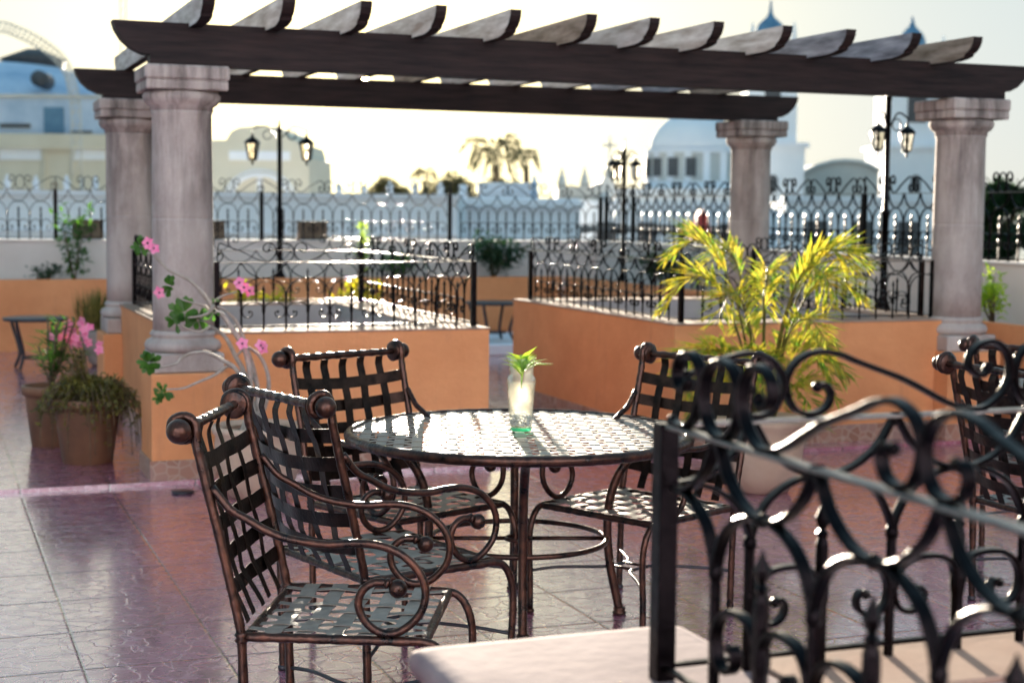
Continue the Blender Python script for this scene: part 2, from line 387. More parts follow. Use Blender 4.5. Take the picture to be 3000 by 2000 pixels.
WZ = .86; FH = .409; U = .137
def low_wall(label, x0, x1, y0, y1, peds):
    w = thing('low_wall', label, 'low wall', (x0, y0, 0))
    th = .30; X, Y = x1 - x0, y1 - y0
    a = MB()
    # outer skin (0), inner skin (1)
    a.box(0, X, 0, .15, 0, WZ - .012, 0); a.box(0, X, Y - .15, Y, 0, WZ - .012, 0)
    a.box(0, .15, .15, Y - .15, 0, WZ - .012, 0); a.box(X - .15, X, .15, Y - .15, 0, WZ - .012, 0)
    a.build('wall', 'orange_render', w)
    a = MB()
    a.box(.15, X - .15, .15, th, 0, WZ - .012); a.box(.15, X - .15, Y - th, Y - .15, 0, WZ - .012)
    a.box(.15, th, th, Y - th, 0, WZ - .012); a.box(X - th, X - .15, th, Y - th, 0, WZ - .012)
    a.build('inner_wall', 'grey_render', w)
    a = MB()
    a.bbox(-.008, X + .008, -.008, th, WZ - .012, WZ, .004); a.bbox(-.008, X + .008, Y - th, Y + .008, WZ - .012, WZ, .004)
    a.bbox(-.008, th, th, Y - th, WZ - .012, WZ, .004); a.bbox(X - th, X + .008, th, Y - th, WZ - .012, WZ, .004)
    a.build('coping', 'coping', w)
    a = MB(); e = .014
    a.box(-e, X + e, -e, 0, 0, .14); a.box(-e, X + e, Y, Y + e, 0, .14); a.box(-e, 0, 0, Y, 0, .14); a.box(X, X + e, 0, Y, 0, .14)
    a.build('skirting', 'stone_mosaic', w)
    for (px, py) in peds:
        q = MB(); q.bbox(px - x0, px - x0 + .445, py - y0, py - y0 + .45, 0, .635, .008)
        po = q.build('pedestal', 'orange_render', w)
        q = MB(); q.bbox(px - x0 - e, px - x0 + .445 + e, py - y0 - e, py - y0 + .45 + e, 0, .135, .004); q.build('pedestal_skirting', 'stone_mosaic', po)
    return w
PF = [(1.235, 9.05), (6.71, 9.05)]; PR = [(1.29, 12.05), (6.71, 12.05)]
low_wall('orange rendered low wall under the left black railings beside the big stone column', 1.43, 3.35, 9.20, 12.2, [PF[0], PR[0]])
low_wall('orange rendered low wall behind the yellow potted palm on the right', 4.655, 6.93, 9.21, 12.2, [PF[1], PR[1]])

# perimeter: cream parapet + orange planter trough
YB, XR = 18.3, 8.1
p = thing('parapet_wall', 'long cream parapet wall closing the back of the terrace', 'parapet wall', (0, YB, 0))
MB().box(-14, XR + .2, 0, .2, 0, 1.20).build('wall', 'cream_render', p); MB().bbox(-14, XR + .2, -.015, .215, 1.20, 1.225, .005).build('coping', 'cream_render', p)
p = thing('parapet_wall', 'cream parapet wall running back along the right side', 'parapet wall', (XR, 0, 0))
MB().box(0, .2, -8, YB - .016, 0, 1.20).build('wall', 'cream_render', p); MB().bbox(-.015, .215, -8, YB - .016, 1.20, 1.225, .005).build('coping', 'cream_render', p)
p = thing('planter_trough', 'long orange planting trough at the foot of the back parapet', 'planter', (0, YB - .6, 0))
MB().box(-14, 7.4, 0, .1, .02, .80).build('wall', 'orange_render', p); MB().box(-14, 7.4, .1, .58, .02, .74).build('soil', 'soil', p)
p = thing('planter_trough', 'orange planting trough at the foot of the right parapet', 'planter', (7.42, 0, 0))
MB().box(0, .1, -8, YB - .62, .02, .80).build('wall', 'orange_render', p); MB().box(.1, .66, -8, YB - .62, .02, .74).build('soil', 'soil', p)

# ------------------------------------------------------------------ pergola
pg = thing('pergola', 'timber pergola of dark beams and weathered rafters on four stone columns', 'pergola', (0, 0, 0))
def column(cx, cy, flip=0):
    c = bpy.data.objects.new('column', None); COL.objects.link(c); c.parent = pg; c.location = (cx, cy, 0)
    MB().bbox(-.205, .205, -.205, .205, .635, .75, .010).lathe([(.20, .75), (.222, .765), (.228, .79), (.215, .815), (.19, .828), (.186, .84), (.196, .846), (.196, .856), (.182, .875)], n=40).build('base', 'cantera_stone', c)
    prof = [(.178, .87), (.177, 1.05), (.177, 1.30), (.177, 1.515), (.177, 1.522), (.1765, 1.5225), (.1735, 1.528), (.1735, 1.533), (.1762, 1.5385), (.1764, 1.539), (.1764, 1.546), (.176, 1.7), (.174, 1.9), (.172, 2.13), (.180, 2.15)]
    MB().lathe(prof, n=44).build('shaft', 'cantera_stone', c)
    MB().lathe([(.180, 2.15), (.182, 2.175), (.205, 2.19), (.222, 2.215), (.226, 2.238), (.212, 2.257), (.2, 2.262)], n=44).bbox(-.232, .232, -.232, .232, 2.262, 2.318, .008).bbox(-.240, .240, -.240, .240, 2.318, 2.401, .012).build('capital', 'cantera_stone', c)
COLS = [(1.458, 9.29), (6.93, 9.29), (1.525, 12.28), (6.93, 12.28)]
for c in COLS: column(*c)
def beam(xa, xb, y, zt=2.642):
    zb = 2.402; o = []
    # shaped ends: ogee belly then a small square step
    end = [(0, zt), (.012, zt - .045), (.045, zt - .10), (.10, zt - .150), (.165, zt - .180), (.205, zt - .185), (.205, zb)]
    o = [(xa + a, z) for a, z in end] + [(xb - a, z) for a, z in end[::-1]]
    MB().prism(o, 'y', y - .06, y + .06).build('beam', 'dark_wood', pg)
beam(1.05, 7.37, 9.18); beam(1.12, 7.33, 12.22, 2.622)
RX = [1.545, 1.99, 2.43, 2.875, 3.335, 3.82, 4.235, 4.675, 5.16, 5.625, 6.12, 6.60]
for i, x in enumerate(RX):
    zb, zt = 2.622, 2.765
    e = [(8.65, zt), (8.655, zt - .035), (8.675, zt - .068), (8.705, zt - .092), (8.735, zt - .105), (8.745, zt - .122), (8.80, zt - .135), (8.87, zb)]
    f = [(21.40 - a, z) for a, z in e]
    poly = e + f[::-1]
    w = .07 + random.uniform(-.004, .004)
    rm = MB().prism([(a, z + random.uniform(-.001, .001)) for a, z in poly], 'x', x - w, x)
    rm.m = [0, 0] + [1] * (len(rm.f) - 2)
    rm.build('rafter', [('grey_wood', 'grey_wood', 'grey_wood', 'grey_wood', 'grey_wood', 'brown_wood', 'grey_wood', 'grey_wood', 'grey_wood', 'blue_wood', 'blue_wood', 'brown_wood')[i], 'dark_wood'], pg)

# ------------------------------------------------------------------ wrought-iron railings
K = U / 295.0
CREST = [(880, 285), (860, 310), (825, 305), (800, 270), (812, 225), (855, 195), (910, 195), (955, 240), (968, 310), (940, 375), (890, 420), (840, 436), (770, 425), (700, 398), (620, 355), (540, 315), (450, 280), (370, 250), (300, 222), (220, 212), (150, 240), (112, 300), (118, 365), (150, 415), (205, 430), (255, 410), (275, 365), (255, 330), (225, 335)]
CREST = [((x - 1090) / 295.0, (440 - y) * K) for x, y in CREST]
LOW = [(775, 1060), (770, 1020), (740, 985), (680, 968), (600, 972), (545, 1000), (512, 1050), (512, 1110), (540, 1155), (590, 1165), (632, 1140), (640, 1100), (620, 1080), (600, 1090)]
LOW = [((x - 790) / 295.0, (440 - y) * K) for x, y in LOW]
UARC = [(0, 0), (-.10, -.022), (-.24, -.050), (-.5, -.078), (-.75, -.092), (-1, -.097)]
ARCH = [(-1, -.195), (-.93, -.168), (-.78, -.135), (-.55, -.112), (-.28, -.099), (0, -.0965)]
def railing(label, origin, ang, L, ring0=3.2, u=U, h=FH, post0=True, post1=True, first=1.18, group=None, name='iron_railing', k=4, s=1.0, lowdet=False, wz=WZ, rings=True, bt=.0062, cs=1.0, mat='black_iron', cat='railing'):
    r = thing(name, label, cat, (origin[0], origin[1], wz), ang, group)
    kz = h / FH
    def C(a, z): return (a, 0, h + z * kz)
    rw = (.0115 if bt > .008 else .0085) * s
    if post0:
        MB().bbox(-.0165 * s, .0165 * s, -.0165 * s, .0165 * s, 0, h + .001, .002).ball((0, 0, h + .012 * s), .0, 6, 4).build('post', mat, r)
    if post1: MB().bbox(L - .0165 * s, L + .0165 * s, -.0165 * s, .0165 * s, 0, h + .001, .002).build('post', mat, r)
    MB().bbox(.017 * s if post0 else 0, L - .017 * s, -rw, rw, h - .007, h, .0015).build('top_rail', 'rail_iron' if mat == 'black_iron' else mat, r)
    MB().bbox(.017 * s if post0 else 0, L - .017 * s, -.006 * s, .006 * s, .018, .026, .001).build('bottom_rail', mat, r)
    n = 1; x = first * u; pk = []
    while x < L - .5 * u:
        odd = (n % 2 == 0); pk.append((x, odd)); x += u; n += 1
    pr = (.0068 + (bt - .0062) * .9) * s
    arcs = MB()
    evens = [x for x, o in pk if not o]; odds = [x for x, o in pk if o]
    for x, odd in pk:
        q = MB(); top = h - .195 * kz if not odd else h - .137 * kz
        if odd:
            hz = top
            q.lathe([(.0009, hz), (.004 * s, hz - .012), (.0105 * s, hz - .030), (.0085 * s, hz - .040), (.0045 * s, hz - .050), (.009 * s, hz - .056), (.0065 * s, hz - .064), (pr, hz - .075), (.0095 * s, hz - .10), (pr, hz - .125), (pr, h - .27 * kz), (.0115 * s, h - .285 * kz), (.0115 * s, h - .30 * kz), (pr, h - .315 * kz), (pr, 0)][::-1], (x, 0), n=6 if not lowdet else 5, smooth=False)
            if bt > .008: q.v = [(x + (a_ - x) * 1.3, b_ * 1.3, c_) for a_, b_, c_ in q.v]
        else:
            q.lathe([(pr * .9, top), (pr, top - .01), (pr, h - .28 * kz), (.010 * s, h - .29 * kz), (pr, h - .31 * kz), (pr, 0)][::-1], (x, 0), n=6 if not lowdet else 4, smooth=False, a0=pi / 4)
        q.build('picket', mat, r)
    w, th = (.021 if bt > .008 else .013) * s, bt * s
    def strip(mbx, pts2): mbx.bar(smooth_path([C(a_, z_) for a_, z_ in pts2], k), (0, 1, 0), w, th)
    lo = MB()
    xs = sorted(evens + [evens[0] - 2 * u, evens[-1] + 2 * u])
    for e0, e1 in zip(xs[:-1], xs[1:]):
        mid = (e0 + e1) / 2; hw = (e1 - e0) / 2
        for sg in (-1, 1):
            pa = [(mid + sg * -hw * (1 + 0) * -a_ * 1.0, z_) for a_, z_ in ARCH]
            pu = [(mid + sg * hw * (1 + a_), z_) for a_, z_ in UARC]
            for pp in (pa, pu):
                pp = [q for q in pp if 0.004 < q[0] < L - .004]
                if len(pp) > 1: strip(arcs, pp)
    for x in odds:
        for sg in (-1, 1):
            pp = [(x + sg * a_ * u * -1 * -1, z_) for a_, z_ in LOW]
            if all(.0 < q[0] < L for q in pp): strip(lo, pp); lo.ball(C(pp[-1][0], pp[-1][1]), .009 * s, 7, 5)
    for x in odds: arcs.ball(C(x, -.0965), .0085 * s * (1.35 if bt > .008 else 1), 7, 5)
    for x in evens: arcs.ball(C(x, -.20), .0095 * s * (1.3 if bt > .008 else 1), 7, 5, sc=(1, 1, 1.4)); arcs.ball(C(x, -.012), .009 * s, 7, 5)
    arcs.build('arch_work', mat, r); lo.build('lower_scrolls', mat, r)
    cr = MB(); c = ring0 * u
    per = 6.68 * u * cs
    while c - per > -3.3 * u * cs: c -= per
    got = False
    while c < L + 3.3 * u * cs:
        for sg in (-1, 1):
            pp = [(c + sg * a_ * cs * u, z_) for a_, z_ in CREST]
            seg = [q for q in pp if -.01 < q[0] < L + .01]
            if len(seg) > 3:
                strip(cr, seg); got = True
                cr.ball(C(seg[-1][0], seg[-1][1]), .0095 * s, 7, 5); cr.ball(C(seg[0][0], seg[0][1]), .0095 * s, 7, 5)
        if .4 * u < c < L - .4 * u and rings:
            strip(cr, [(c + .40 * u * cos(t_), .058 + .0565 * sin(t_)) for t_ in [pi / 2 + 2 * pi * i / 12 for i in range(13)]])
        c += per
    if got: cr.build('crest_scrolls', mat, r)
    return r
H90 = pi / 2
FY = 9.36
railing('black iron railing along the front of the left low wall, beside the big column', (1.667, FY), 0, 1.633, ring0=3.05, first=1.08, group='railings on the left low wall')
railing('black iron railing going back along the passage side of the left low wall', (3.30, FY + .018), H90, 2.70, post0=False, group='railings on the left low wall')
railing('black iron railing half hidden behind the nearest stone column', (1.53, 9.62), H90, 2.46, group='railings on the left low wall')
railing('black iron railing across the far side of the left low wall', (1.75, 12.08), 0, 1.54, post0=False, post1=False, group='railings on the left low wall')
railing('black iron railing along the front of the right low wall behind the yellow palm', (4.76, FY - .03), 0, 2.0, group='railings on the right low wall')
railing('black iron railing going back along the passage side of the right low wall', (4.76, FY - .012), H90, 2.73, post0=False, group='railings on the right low wall')
railing('black iron railing across the far side of the right low wall', (4.79, 12.08), 0, 1.95, post0=False, post1=False, group='railings on the right low wall')
railing('black iron railing along the far right side of the right low wall', (6.82, 9.55), H90, 2.45, post0=True, group='railings on the right low wall')
# nearest railings
PX, PY = 1.108, 2.215
railing('large near black iron railing running across behind the corner post', (PX, PY), 0, 2.4, ring0=5.3, cs=1.12, k=8, wz=.838, h=.416, first=1.14, bt=.0088, group='railings in the foreground')
railing('nearest blurred black iron railing running from the corner post towards the viewer', (PX, PY - .017), -H90, 3.2, ring0=1.2, cs=1.09, k=8, post0=False, wz=.838, h=.416, first=1.14, bt=.0088, group='railings in the foreground')

def outline_slab(poly, z0, z1, r=.02):
    b = MB(); n = len(poly); cx = sum(p[0] for p in poly) / n; cy = sum(p[1] for p in poly) / n
    def ring(inset, z):
        out = []
        for x, y in poly:
            d = Vector((cx - x, cy - y)); d = d.normalized() * inset; out.append((x + d.x, y + d.y, z))
        return out
    rings = [ring(r * 1.1, z0), ring(r * .3, z0 + r * .4), ring(0, z0 + r), ring(0, z1 - r), ring(r * .3, z1 - r * .35), ring(r, z1 - .002), ring(r * 2.2, z1)]
    vs = sum(rings, []); fs = []
    for k in range(len(rings) - 1):
        for i in range(n):
            j = (i + 1) % n; fs.append((k * n + i, k * n + j, k * n + n + j, k * n + n + i))
    fs += [tuple(range(n))[::-1], tuple((len(rings) - 1) * n + i for i in range(n))]
    b.add(vs, fs, 0, True); return b
def rounded(x0, x1, y0, y1, r, k=5):
    out = []
    for cx, cy, a in ((x1 - r, y1 - r, 0), (x0 + r, y1 - r, 90), (x0 + r, y0 + r, 180), (x1 - r, y0 + r, 270)):
        for i in range(k + 1): t_ = radians(a + 90 * i / k); out.append((cx + r * cos(t_), cy + r * sin(t_)))
    return out
nw = thing('foreground_wall', 'low wall in the foreground under the nearest railing with a pale pink stone cap', 'low wall', (0, 0, 0))
outline_slab(rounded(.772, 1.30, 1.75, 2.535, .03), .79, .838).build('stone_cap', 'pink_stone', nw)
MB().box(.84, 1.27, 1.80, 2.47, 0, .79).build('pedestal', 'orange_render', nw)
MB().box(1.302, 3.6, 2.06, 2.262, .0, .826).build('cross_wall', 'grey_render', nw)
MB().bbox(1.302, 3.6, 2.05, 2.272, .826, .838, .004).build('coping', 'coping', nw)
MB().box(1.02, 1.20, -1.2, 1.748, 0, .826).build('side_wall', 'orange_render', nw)
MB().bbox(1.01, 1.21, -1.2, 1.748, .826, .838, .004).build('side_coping', 'coping', nw)

# ------------------------------------------------------------------ chairs
def weave_path(n0, n1, k, amp, phase): ...
POST = [(.012, 0), (.010, .10), (.006, .25), (0, .42), (-.014, .50), (-.032, .58), (-.062, .71), (-.085, .80), (-.104, .88), (-.118, .94), (-.122, .985)]
BC = (-.160, .990)
def curl():
    out = list(POST)
    for i in range(1, 15):
        a = radians(0 + i * 24); rr = .040 - .0011 * i
        out.append((BC[0] + rr * cos(a), BC[1] + rr * sin(a)))
    return out
ARM = [(-.080, .835), (-.030, .776), (.019, .748), (.073, .718), (.136, .697), (.231, .685), (.31, .690), (.373, .687), (.427, .670), (.468, .640), (.497, .600), (.506, .556), (.496, .510), (.466, .472), (.428, .448), (.388, .446), (.354, .464), (.330, .496), (.323, .530), (.336, .563), (.364, .583), (.398, .585)]
def back_y(z):
    pts = POST
    for (y0, z0), (y1, z1) in zip(pts[:-1], pts[1:]):
        if z0 <= z <= z1: return y0 + (y1 - y0) * (z - z0) / (z1 - z0)
    return pts[-1][0]
def ringed(path, r, step=.048, amp=.0012):
    """radius list with small wrapped ridges"""
    rs = []; s = 0
    for i, p in enumerate(path):
        if i: s += (V3(p) - V3(path[i - 1])).length
        rs.append(r + (amp if (s % step) > step * .55 else 0))
    return rs
HW = .285; SD = .53
def make_chair(label):
    t = thing('armchair', label, 'chair', (0, 0, 0))
    for sg in (-1, 1):
        x = sg * HW
        pth = smooth_path([(x, y, z) for y, z in curl()], 5)
        MB().tube(pth, ringed(pth, .0135), 10).lathe([(.0155, .408), (.0205, .414), (.0155, .422), (.0205, .430), (.0155, .437)], (x, .001), n=12, cap=False).build('back_post', 'bronze', t)
        q = MB(); cx = x + sg * .034
        q.ball((cx, BC[0], BC[1]), .034, 20, 14)
        for dx, rr in ((.012, .026), (-.016, .046)):
            q.tube([(x + sg * (dx - .004), BC[0], BC[1]), (x + sg * dx, BC[0], BC[1]), (x + sg * (dx + .004), BC[0], BC[1])], [rr * .8, rr * .95, rr * .8], 18)
        q.build('ball_finial', 'bronze', t)
        ap = smooth_path([(x, y, z) for y, z in ARM], 5)
        arm = MB().tube(ap, .0115, 10).build('arm', 'bronze', t)
        MB().tube([(x, .396, .585), (x, .402, .583), (x, .408, .581)], [.014, .0165, .014], 12).ball((x, .431, .569), .026, 16, 10).build('arm_ball', 'bronze', arm)
        fp = smooth_path([(x, .44, .424), (x, .50, .424), (x, .536, .410), (x, .561, .375), (x, .576, .32), (x, .578, .25), (x, .572, .15), (x, .570, 0.012)], 5)
        MB().tube(fp, .0125, 10).lathe([(.010, 0), (.017, .003), (.017, .012), (.012, .018)], (x, .570), n=12).build('front_leg', 'bronze', t)
        MB().lathe([(.010, 0), (.018, .003), (.018, .014), (.012, .02)], (x, .012), n=12).build('foot', 'dark_metal', t)
    # top rail
    tp = [(-HW + .02 + (2 * HW - .04) * i / 36, BC[0], BC[1]) for i in range(37)]
    MB().tube(tp, ringed(tp, .0135, .06, .002), 12).build('top_rail', 'bronze', t)
    # seat frame
    fr = MB()
    zs = .424
    for sg in (-1, 1):
        pp = [(sg * HW, y, zs) for y in [0.01 + .47 * i / 28 for i in range(29)]]
        fr.tube(pp, ringed(pp, .0125, .055, .0015), 10)
    for y in (.012, .505):
        dip = .0
        pp = [(-HW + .004 + (2 * HW - .008) * i / 28, y, zs - .002) for i in range(29)]
        fr.tube(pp, ringed(pp, .0125, .055, .0015), 10)
    fr.build('seat_frame', 'bronze', t)
    # woven seat: wide straps across, narrow straps front to back
    st_ = MB(); ys = [.085 + .085 * i for i in range(5)]; xs = [-.235 + .0783 * i for i in range(7)]
    for j, y in enumerate(ys):
        pts = [(x, y, zs + .013 + .0028 * cos(pi * ((x - xs[0]) / .0783) + pi * j) - .012 * (1 - (x / HW) ** 2)) for x in [-HW + 2 * HW * i / 44 for i in range(45)]]
        st_.ribbon(pts, [(0, 0, 1)] * len(pts), .047, .0016)
    for j, x in enumerate(xs):
        pts = [(x, y, zs + .013 - .0028 * cos(pi * ((y - ys[0]) / .085) + pi * j) - .012 * (1 - (x / HW) ** 2)) for y in [.012 + .493 * i / 40 for i in range(41)]]
        st_.ribbon(pts, [(0, 0, 1)] * len(pts), .030, .0016)
    st_.build('seat', 'bronze_strap', t)
    # woven back, bowed rearwards
    bk = MB(); zz = [.895, .805, .715, .625, .535]; xv = [-.19 + .095 * i for i in range(5)]
    def bow(x): return -.045 * (1 - (x / HW) ** 2)
    for j, z in enumerate(zz):
        pts = []; nr = []
        for i in range(41):
            x = -HW + 2 * HW * i / 40
            pts.append((x, back_y(z) + bow(x) * (1.0 if z < .85 else .75) + .0026 * cos(pi * (x - xv[0]) / .095 + pi * j), z - .02 * (1 - (x / HW) ** 2))); nr.append((.3 * x / HW, 1, .22))
        bk.ribbon(pts, nr, .046, .0016)
    for j, x in enumerate(xv):
        pts = []; nr = []
        for i in range(49):
            z = .975 - (.975 - .44) * i / 48
            k = min(1, (.98 - z) / .10) * min(1, max(.12, (z - .43) / .12))
            pts.append((x, back_y(z) + bow(x) * k * .95 - (.034 if z > .95 else .034 * max(0, (z - .87) / .08)) - .0026 * cos(pi * (z - zz[0]) / .09 + pi * j), z)); nr.append((0, 1, .22))
        bk.ribbon(pts, nr, .038, .0016)
    bk.build('backrest', 'back_strap', t)
    # stretchers: two bowed rods that meet in the middle plus a cross rod
    for sg in (-1, 1):
        sp = smooth_path([(sg * HW, .008, .17), (sg * .20, .10, .185), (sg * .07, .22, .19), (sg * .055, .30, .19), (sg * .07, .38, .19), (sg * .20, .49, .185), (sg * HW, .575, .17)], 5)
        MB().tube(sp, .0062, 8).build('stretcher', 'dark_metal', t)
    MB().tube([(-.06, .26, .19), (.06, .26, .19)], .006, 8).tube([(-.06, .34, .19), (.06, .34, .19)], .006, 8).build('cross_rod', 'bronze', t)
    return t
def place(o, near, face, right_side, label=None):
    """near = plan point of one rear corner; right_side: it is the sitter's right corner"""
    a = radians(face); f = Vector((cos(a), sin(a))); left = Vector((-sin(a), cos(a)))
    c = Vector(near) + left * (0 if right_side is None else HW if right_side else -HW)
    o.location = (c.x, c.y, 0); o.rotation_euler = (0, 0, a - pi / 2)
    if label: o['label'] = label
    return o
ch = make_chair('nearest bronze woven-strap armchair, its back towards the left edge of the photo')
CG = 'bronze woven-strap armchairs'; ch['group'] = CG
place(ch, (.925, 4.425), -25.1, None)
place(copy_tree(ch), (1.216, 4.943), 15.3, None, 'bronze armchair just behind the nearest one, left of the round table')
place(copy_tree(ch), (1.70, 6.115), -66.3, None, 'bronze armchair on the far left of the table, facing the viewer')
place(copy_tree(ch), (2.885, 5.665), -154, None, 'bronze armchair right of the round table, partly behind the railing corner post')
place(copy_tree(ch), (4.05, 5.27), 2, False, 'nearer of the two dark armchairs at the right edge behind the railing scrolls')
place(copy_tree(ch), (4.71, 6.06), 28, False, 'farther of the two dark armchairs at the right edge behind the railing scrolls')

# ------------------------------------------------------------------ round table
def make_table(label, loc, seed=1):
    t = thing('round_table', label, 'table', (loc[0], loc[1], 0), -TH + radians(2.5))
    R = .665; zt = .728
    top = MB(); pit = .066; w = .038
    n = int(R / pit)
    for dirn in (0, 1):
        for j in range(-n, n + 1):
            c = j * pit
            if abs(c) > R - .01: continue
            half = sqrt(R * R - c * c); m_ = max(8, int(2 * half / (pit / 4))); pts = []
            for i in range(m_ + 1):
                s_ = -half + 2 * half * i / m_
                z = zt + (.0022 if dirn else -.0022) * cos(pi * (s_ / pit) + pi * j)
                pts.append((s_, c, z) if dirn else (c, s_, z))
            top.ribbon(pts, [(0, 0, 1)] * len(pts), w if dirn == 0 else .030, .0015)
    top.build('table_top', 'bronze_strap', t)
    rim = [(R * cos(a), R * sin(a), .716) for a in [2 * pi * i / 220 for i in range(220)]]
    rs = [.0195 + (.0012 if (i % 5) < 3 else 0) for i in range(220)]
    MB().tube(rim, rs, 12, closed=True).build('rim', 'bronze', t)
    MB().tube([(.62 * cos(a), .62 * sin(a), .706) for a in [2 * pi * i / 60 for i in range(60)]], .008, 8, closed=True).build('under_ring', 'bronze', t)
    for k in range(4):
        a = k * pi / 2; ca, sa = cos(a), sin(a)
        pr = smooth_path([(r * ca, r * sa, z) for r, z in [(.56, .70), (.475, .66), (.405, .58), (.365, .48), (.352, .35), (.365, .20), (.395, .06), (.405, .012)]], 5)
        lg = MB().tube(pr, .0175, 12)
        lg.lathe([(.012, 0), (.026, .002), (.028, .010), (.020, .016), (.026, .022), (.019, .032)], (.405 * ca, .405 * sa), n=14)
        lg.build('leg', 'bronze', t)
    MB().tube([(.348 * cos(a), .348 * sin(a), .305) for a in [2 * pi * i / 64 for i in range(64)]], .0105, 10, closed=True).build('ring_stretcher', 'bronze', t)
    cr = MB()
    for k in range(4):
        a = k * pi / 2; cr.tube([(.05 * cos(a), .05 * sin(a), .305), (.345 * cos(a), .345 * sin(a), .305)], .0085, 8)
    cr.tube([(.05 * cos(a), .05 * sin(a), .305) for a in [2 * pi * i / 24 for i in range(24)]], .008, 8, closed=True)
    cr.build('cross_bars', 'bronze', t)
    return t
make_table('round bronze table with a woven strap top and wrapped rim, holding the glass vase', (2.19, 5.66))
make_table('second round bronze table mostly outside the right edge of the photo', (5.72, 6.2))

# vase
VX, VY, VZ = 2.20, 5.67, .7315
v = thing('glass_vase', 'clear glass vase with water, white pebbles and a green cutting on the round table', 'vase', (VX, VY, VZ))
outer = [(.040, .000), (.0435, .006), (.0445, .02), (.0500, .09), (.0560, .165), (.0575, .188), (.0585, .198), (.0560, .208), (.0500, .215), (.0480, .222), (.0490, .245), (.0530, .268), (.0595, .286)]
inner = [(r - .0028, z) for r, z in outer[2:]][::-1] + [(.040, .014), (.001, .014)]
MB().lathe(outer + [(.0592, .2872)] + [(inner[0][0], .2868)] + inner[1:], n=40, cap=True).build('glass', 'clear_glass', v)
MB().lathe([(.001, -.0002), (.039, -.0002), (.0425, .004), (.0432, .011), (.039, .0128), (.001, .0128)], n=36, cap=False).build('thick_base', 'green_glass', v)
MB().lathe([(.001, .0152), (.0405, .0152), (.0415, .022), (.0468, .09), (.0527, .165), (.0540, .186), (.001, .186)], n=36, cap=False).build('water', 'water', v)
pb = MB()
for i in range(170):
    z = random.uniform(.022, .066); a = random.uniform(0, 2 * pi); r = (.0375 + (z - .02) * .05) * sqrt(random.uniform(.2, 1))
    pb.ball((r * cos(a), r * sin(a), z), random.uniform(.0045, .0062), 7, 5, sc=(1, 1, .75))
pb.build('pebbles', 'pebble', v)
lv = MB(); lv.raw = True
lv.tube([(0, 0, .165), (.002, 0, .20), (.004, 0, .235)], [.0025, .004, .007], 8)
for i in range(18):
    a = random.uniform(0, 2 * pi); el = radians(random.uniform(20, 75)); d = Vector((cos(a) * cos(el), sin(a) * cos(el), sin(el)))
    base = Vector((.003, 0, .232 + random.uniform(-.02, .02)))
    L = random.uniform(.10, .135)
    mid = base + d * L * .55; out_ = mid + (d + Vector((cos(a) * .7, sin(a) * .7, -.35))).normalized() * L * .5
    sd = d.cross(Vector((0, 0, 1))).normalized() * random.uniform(.014, .021); nn = sd.cross(d).normalized() * .004
    lv.add([base - sd * .25, base + sd * .25, mid + sd + nn, mid - nn * 0, mid - sd + nn, out_], [(0, 1, 2, 3), (0, 3, 4), (3, 2, 5), (4, 3, 5)], 0, True)
lv.build('cutting', 'leaf_cutting', v)

# drain cover
tag(MB().lathe([(.062, 0), (.066, .006), (.058, .014), (.001, .016)], (1.357, 8.72), n=24, z0=.001).build('drain_cap', 'dark_metal'), 'small black round drain cap on the floor before the orange pedestal', 'drain cap')

# ------------------------------------------------------------------ pots and plants
def pot_round(name, label, x, y, z, r, h, mat, grp=None):
    t = thing(name, label, 'pot', (x, y, z), 0, grp)
    prof = [(r * .55, 0), (r * .66, .01), (r * .86, h * .25), (r * .97, h * .5), (r * 1.0, h * .72), (r * .98, h * .86), (r * 1.05, h * .90), (r * 1.08, h * .95), (r * 1.05, h), (r * .93, h), (r * .90, h * .93)]
    MB().lathe(prof, n=40, cap=False).lathe([(.001, h * .88), (r * .91, h * .88)], n=40, cap=False).build('bowl', mat, t)
    MB().lathe([(.001, h * .89), (r * .88, h * .885)], n=32, cap=False).build('soil', 'soil', t)
    return t
pot_round('planter_bowl', 'large round beige planter holding the yellow palm', 4.51, 7.80, 0, .245, .43, 'beige_pot')
pot_round('planter_bowl', 'large round beige planter holding the pink desert rose behind the chairs', 1.74, 8.5, 0, .24, .40, 'beige_pot')
def pot_tapered(label, x, y, r, h, mat='terracotta', z=.022, grp=None):
    t = thing('flower_pot', label, 'pot', (x, y, z), 0, grp)
    MB().lathe([(r * .72, 0), (r * .74, .004), (r * .95, h * .8), (r * .97, h * .84), (r * 1.06, h * .85), (r * 1.10, h * .98), (r * 1.06, h), (r * .96, h), (r * .93, h * .9)], n=36, cap=False).build('body', mat, t)
    MB().lathe([(.001, h * .9), (r * .94, h * .9)], n=30, cap=False).build('soil', 'soil', t)
    return t
pot_tapered('brown flower pot overhung by trailing dry stems beside the left pedestal', .955, 9.86, .205, .40)
pot_tapered('terracotta flower pot holding the pink oleander, behind the overgrown pot', .80, 10.62, .175, .40)

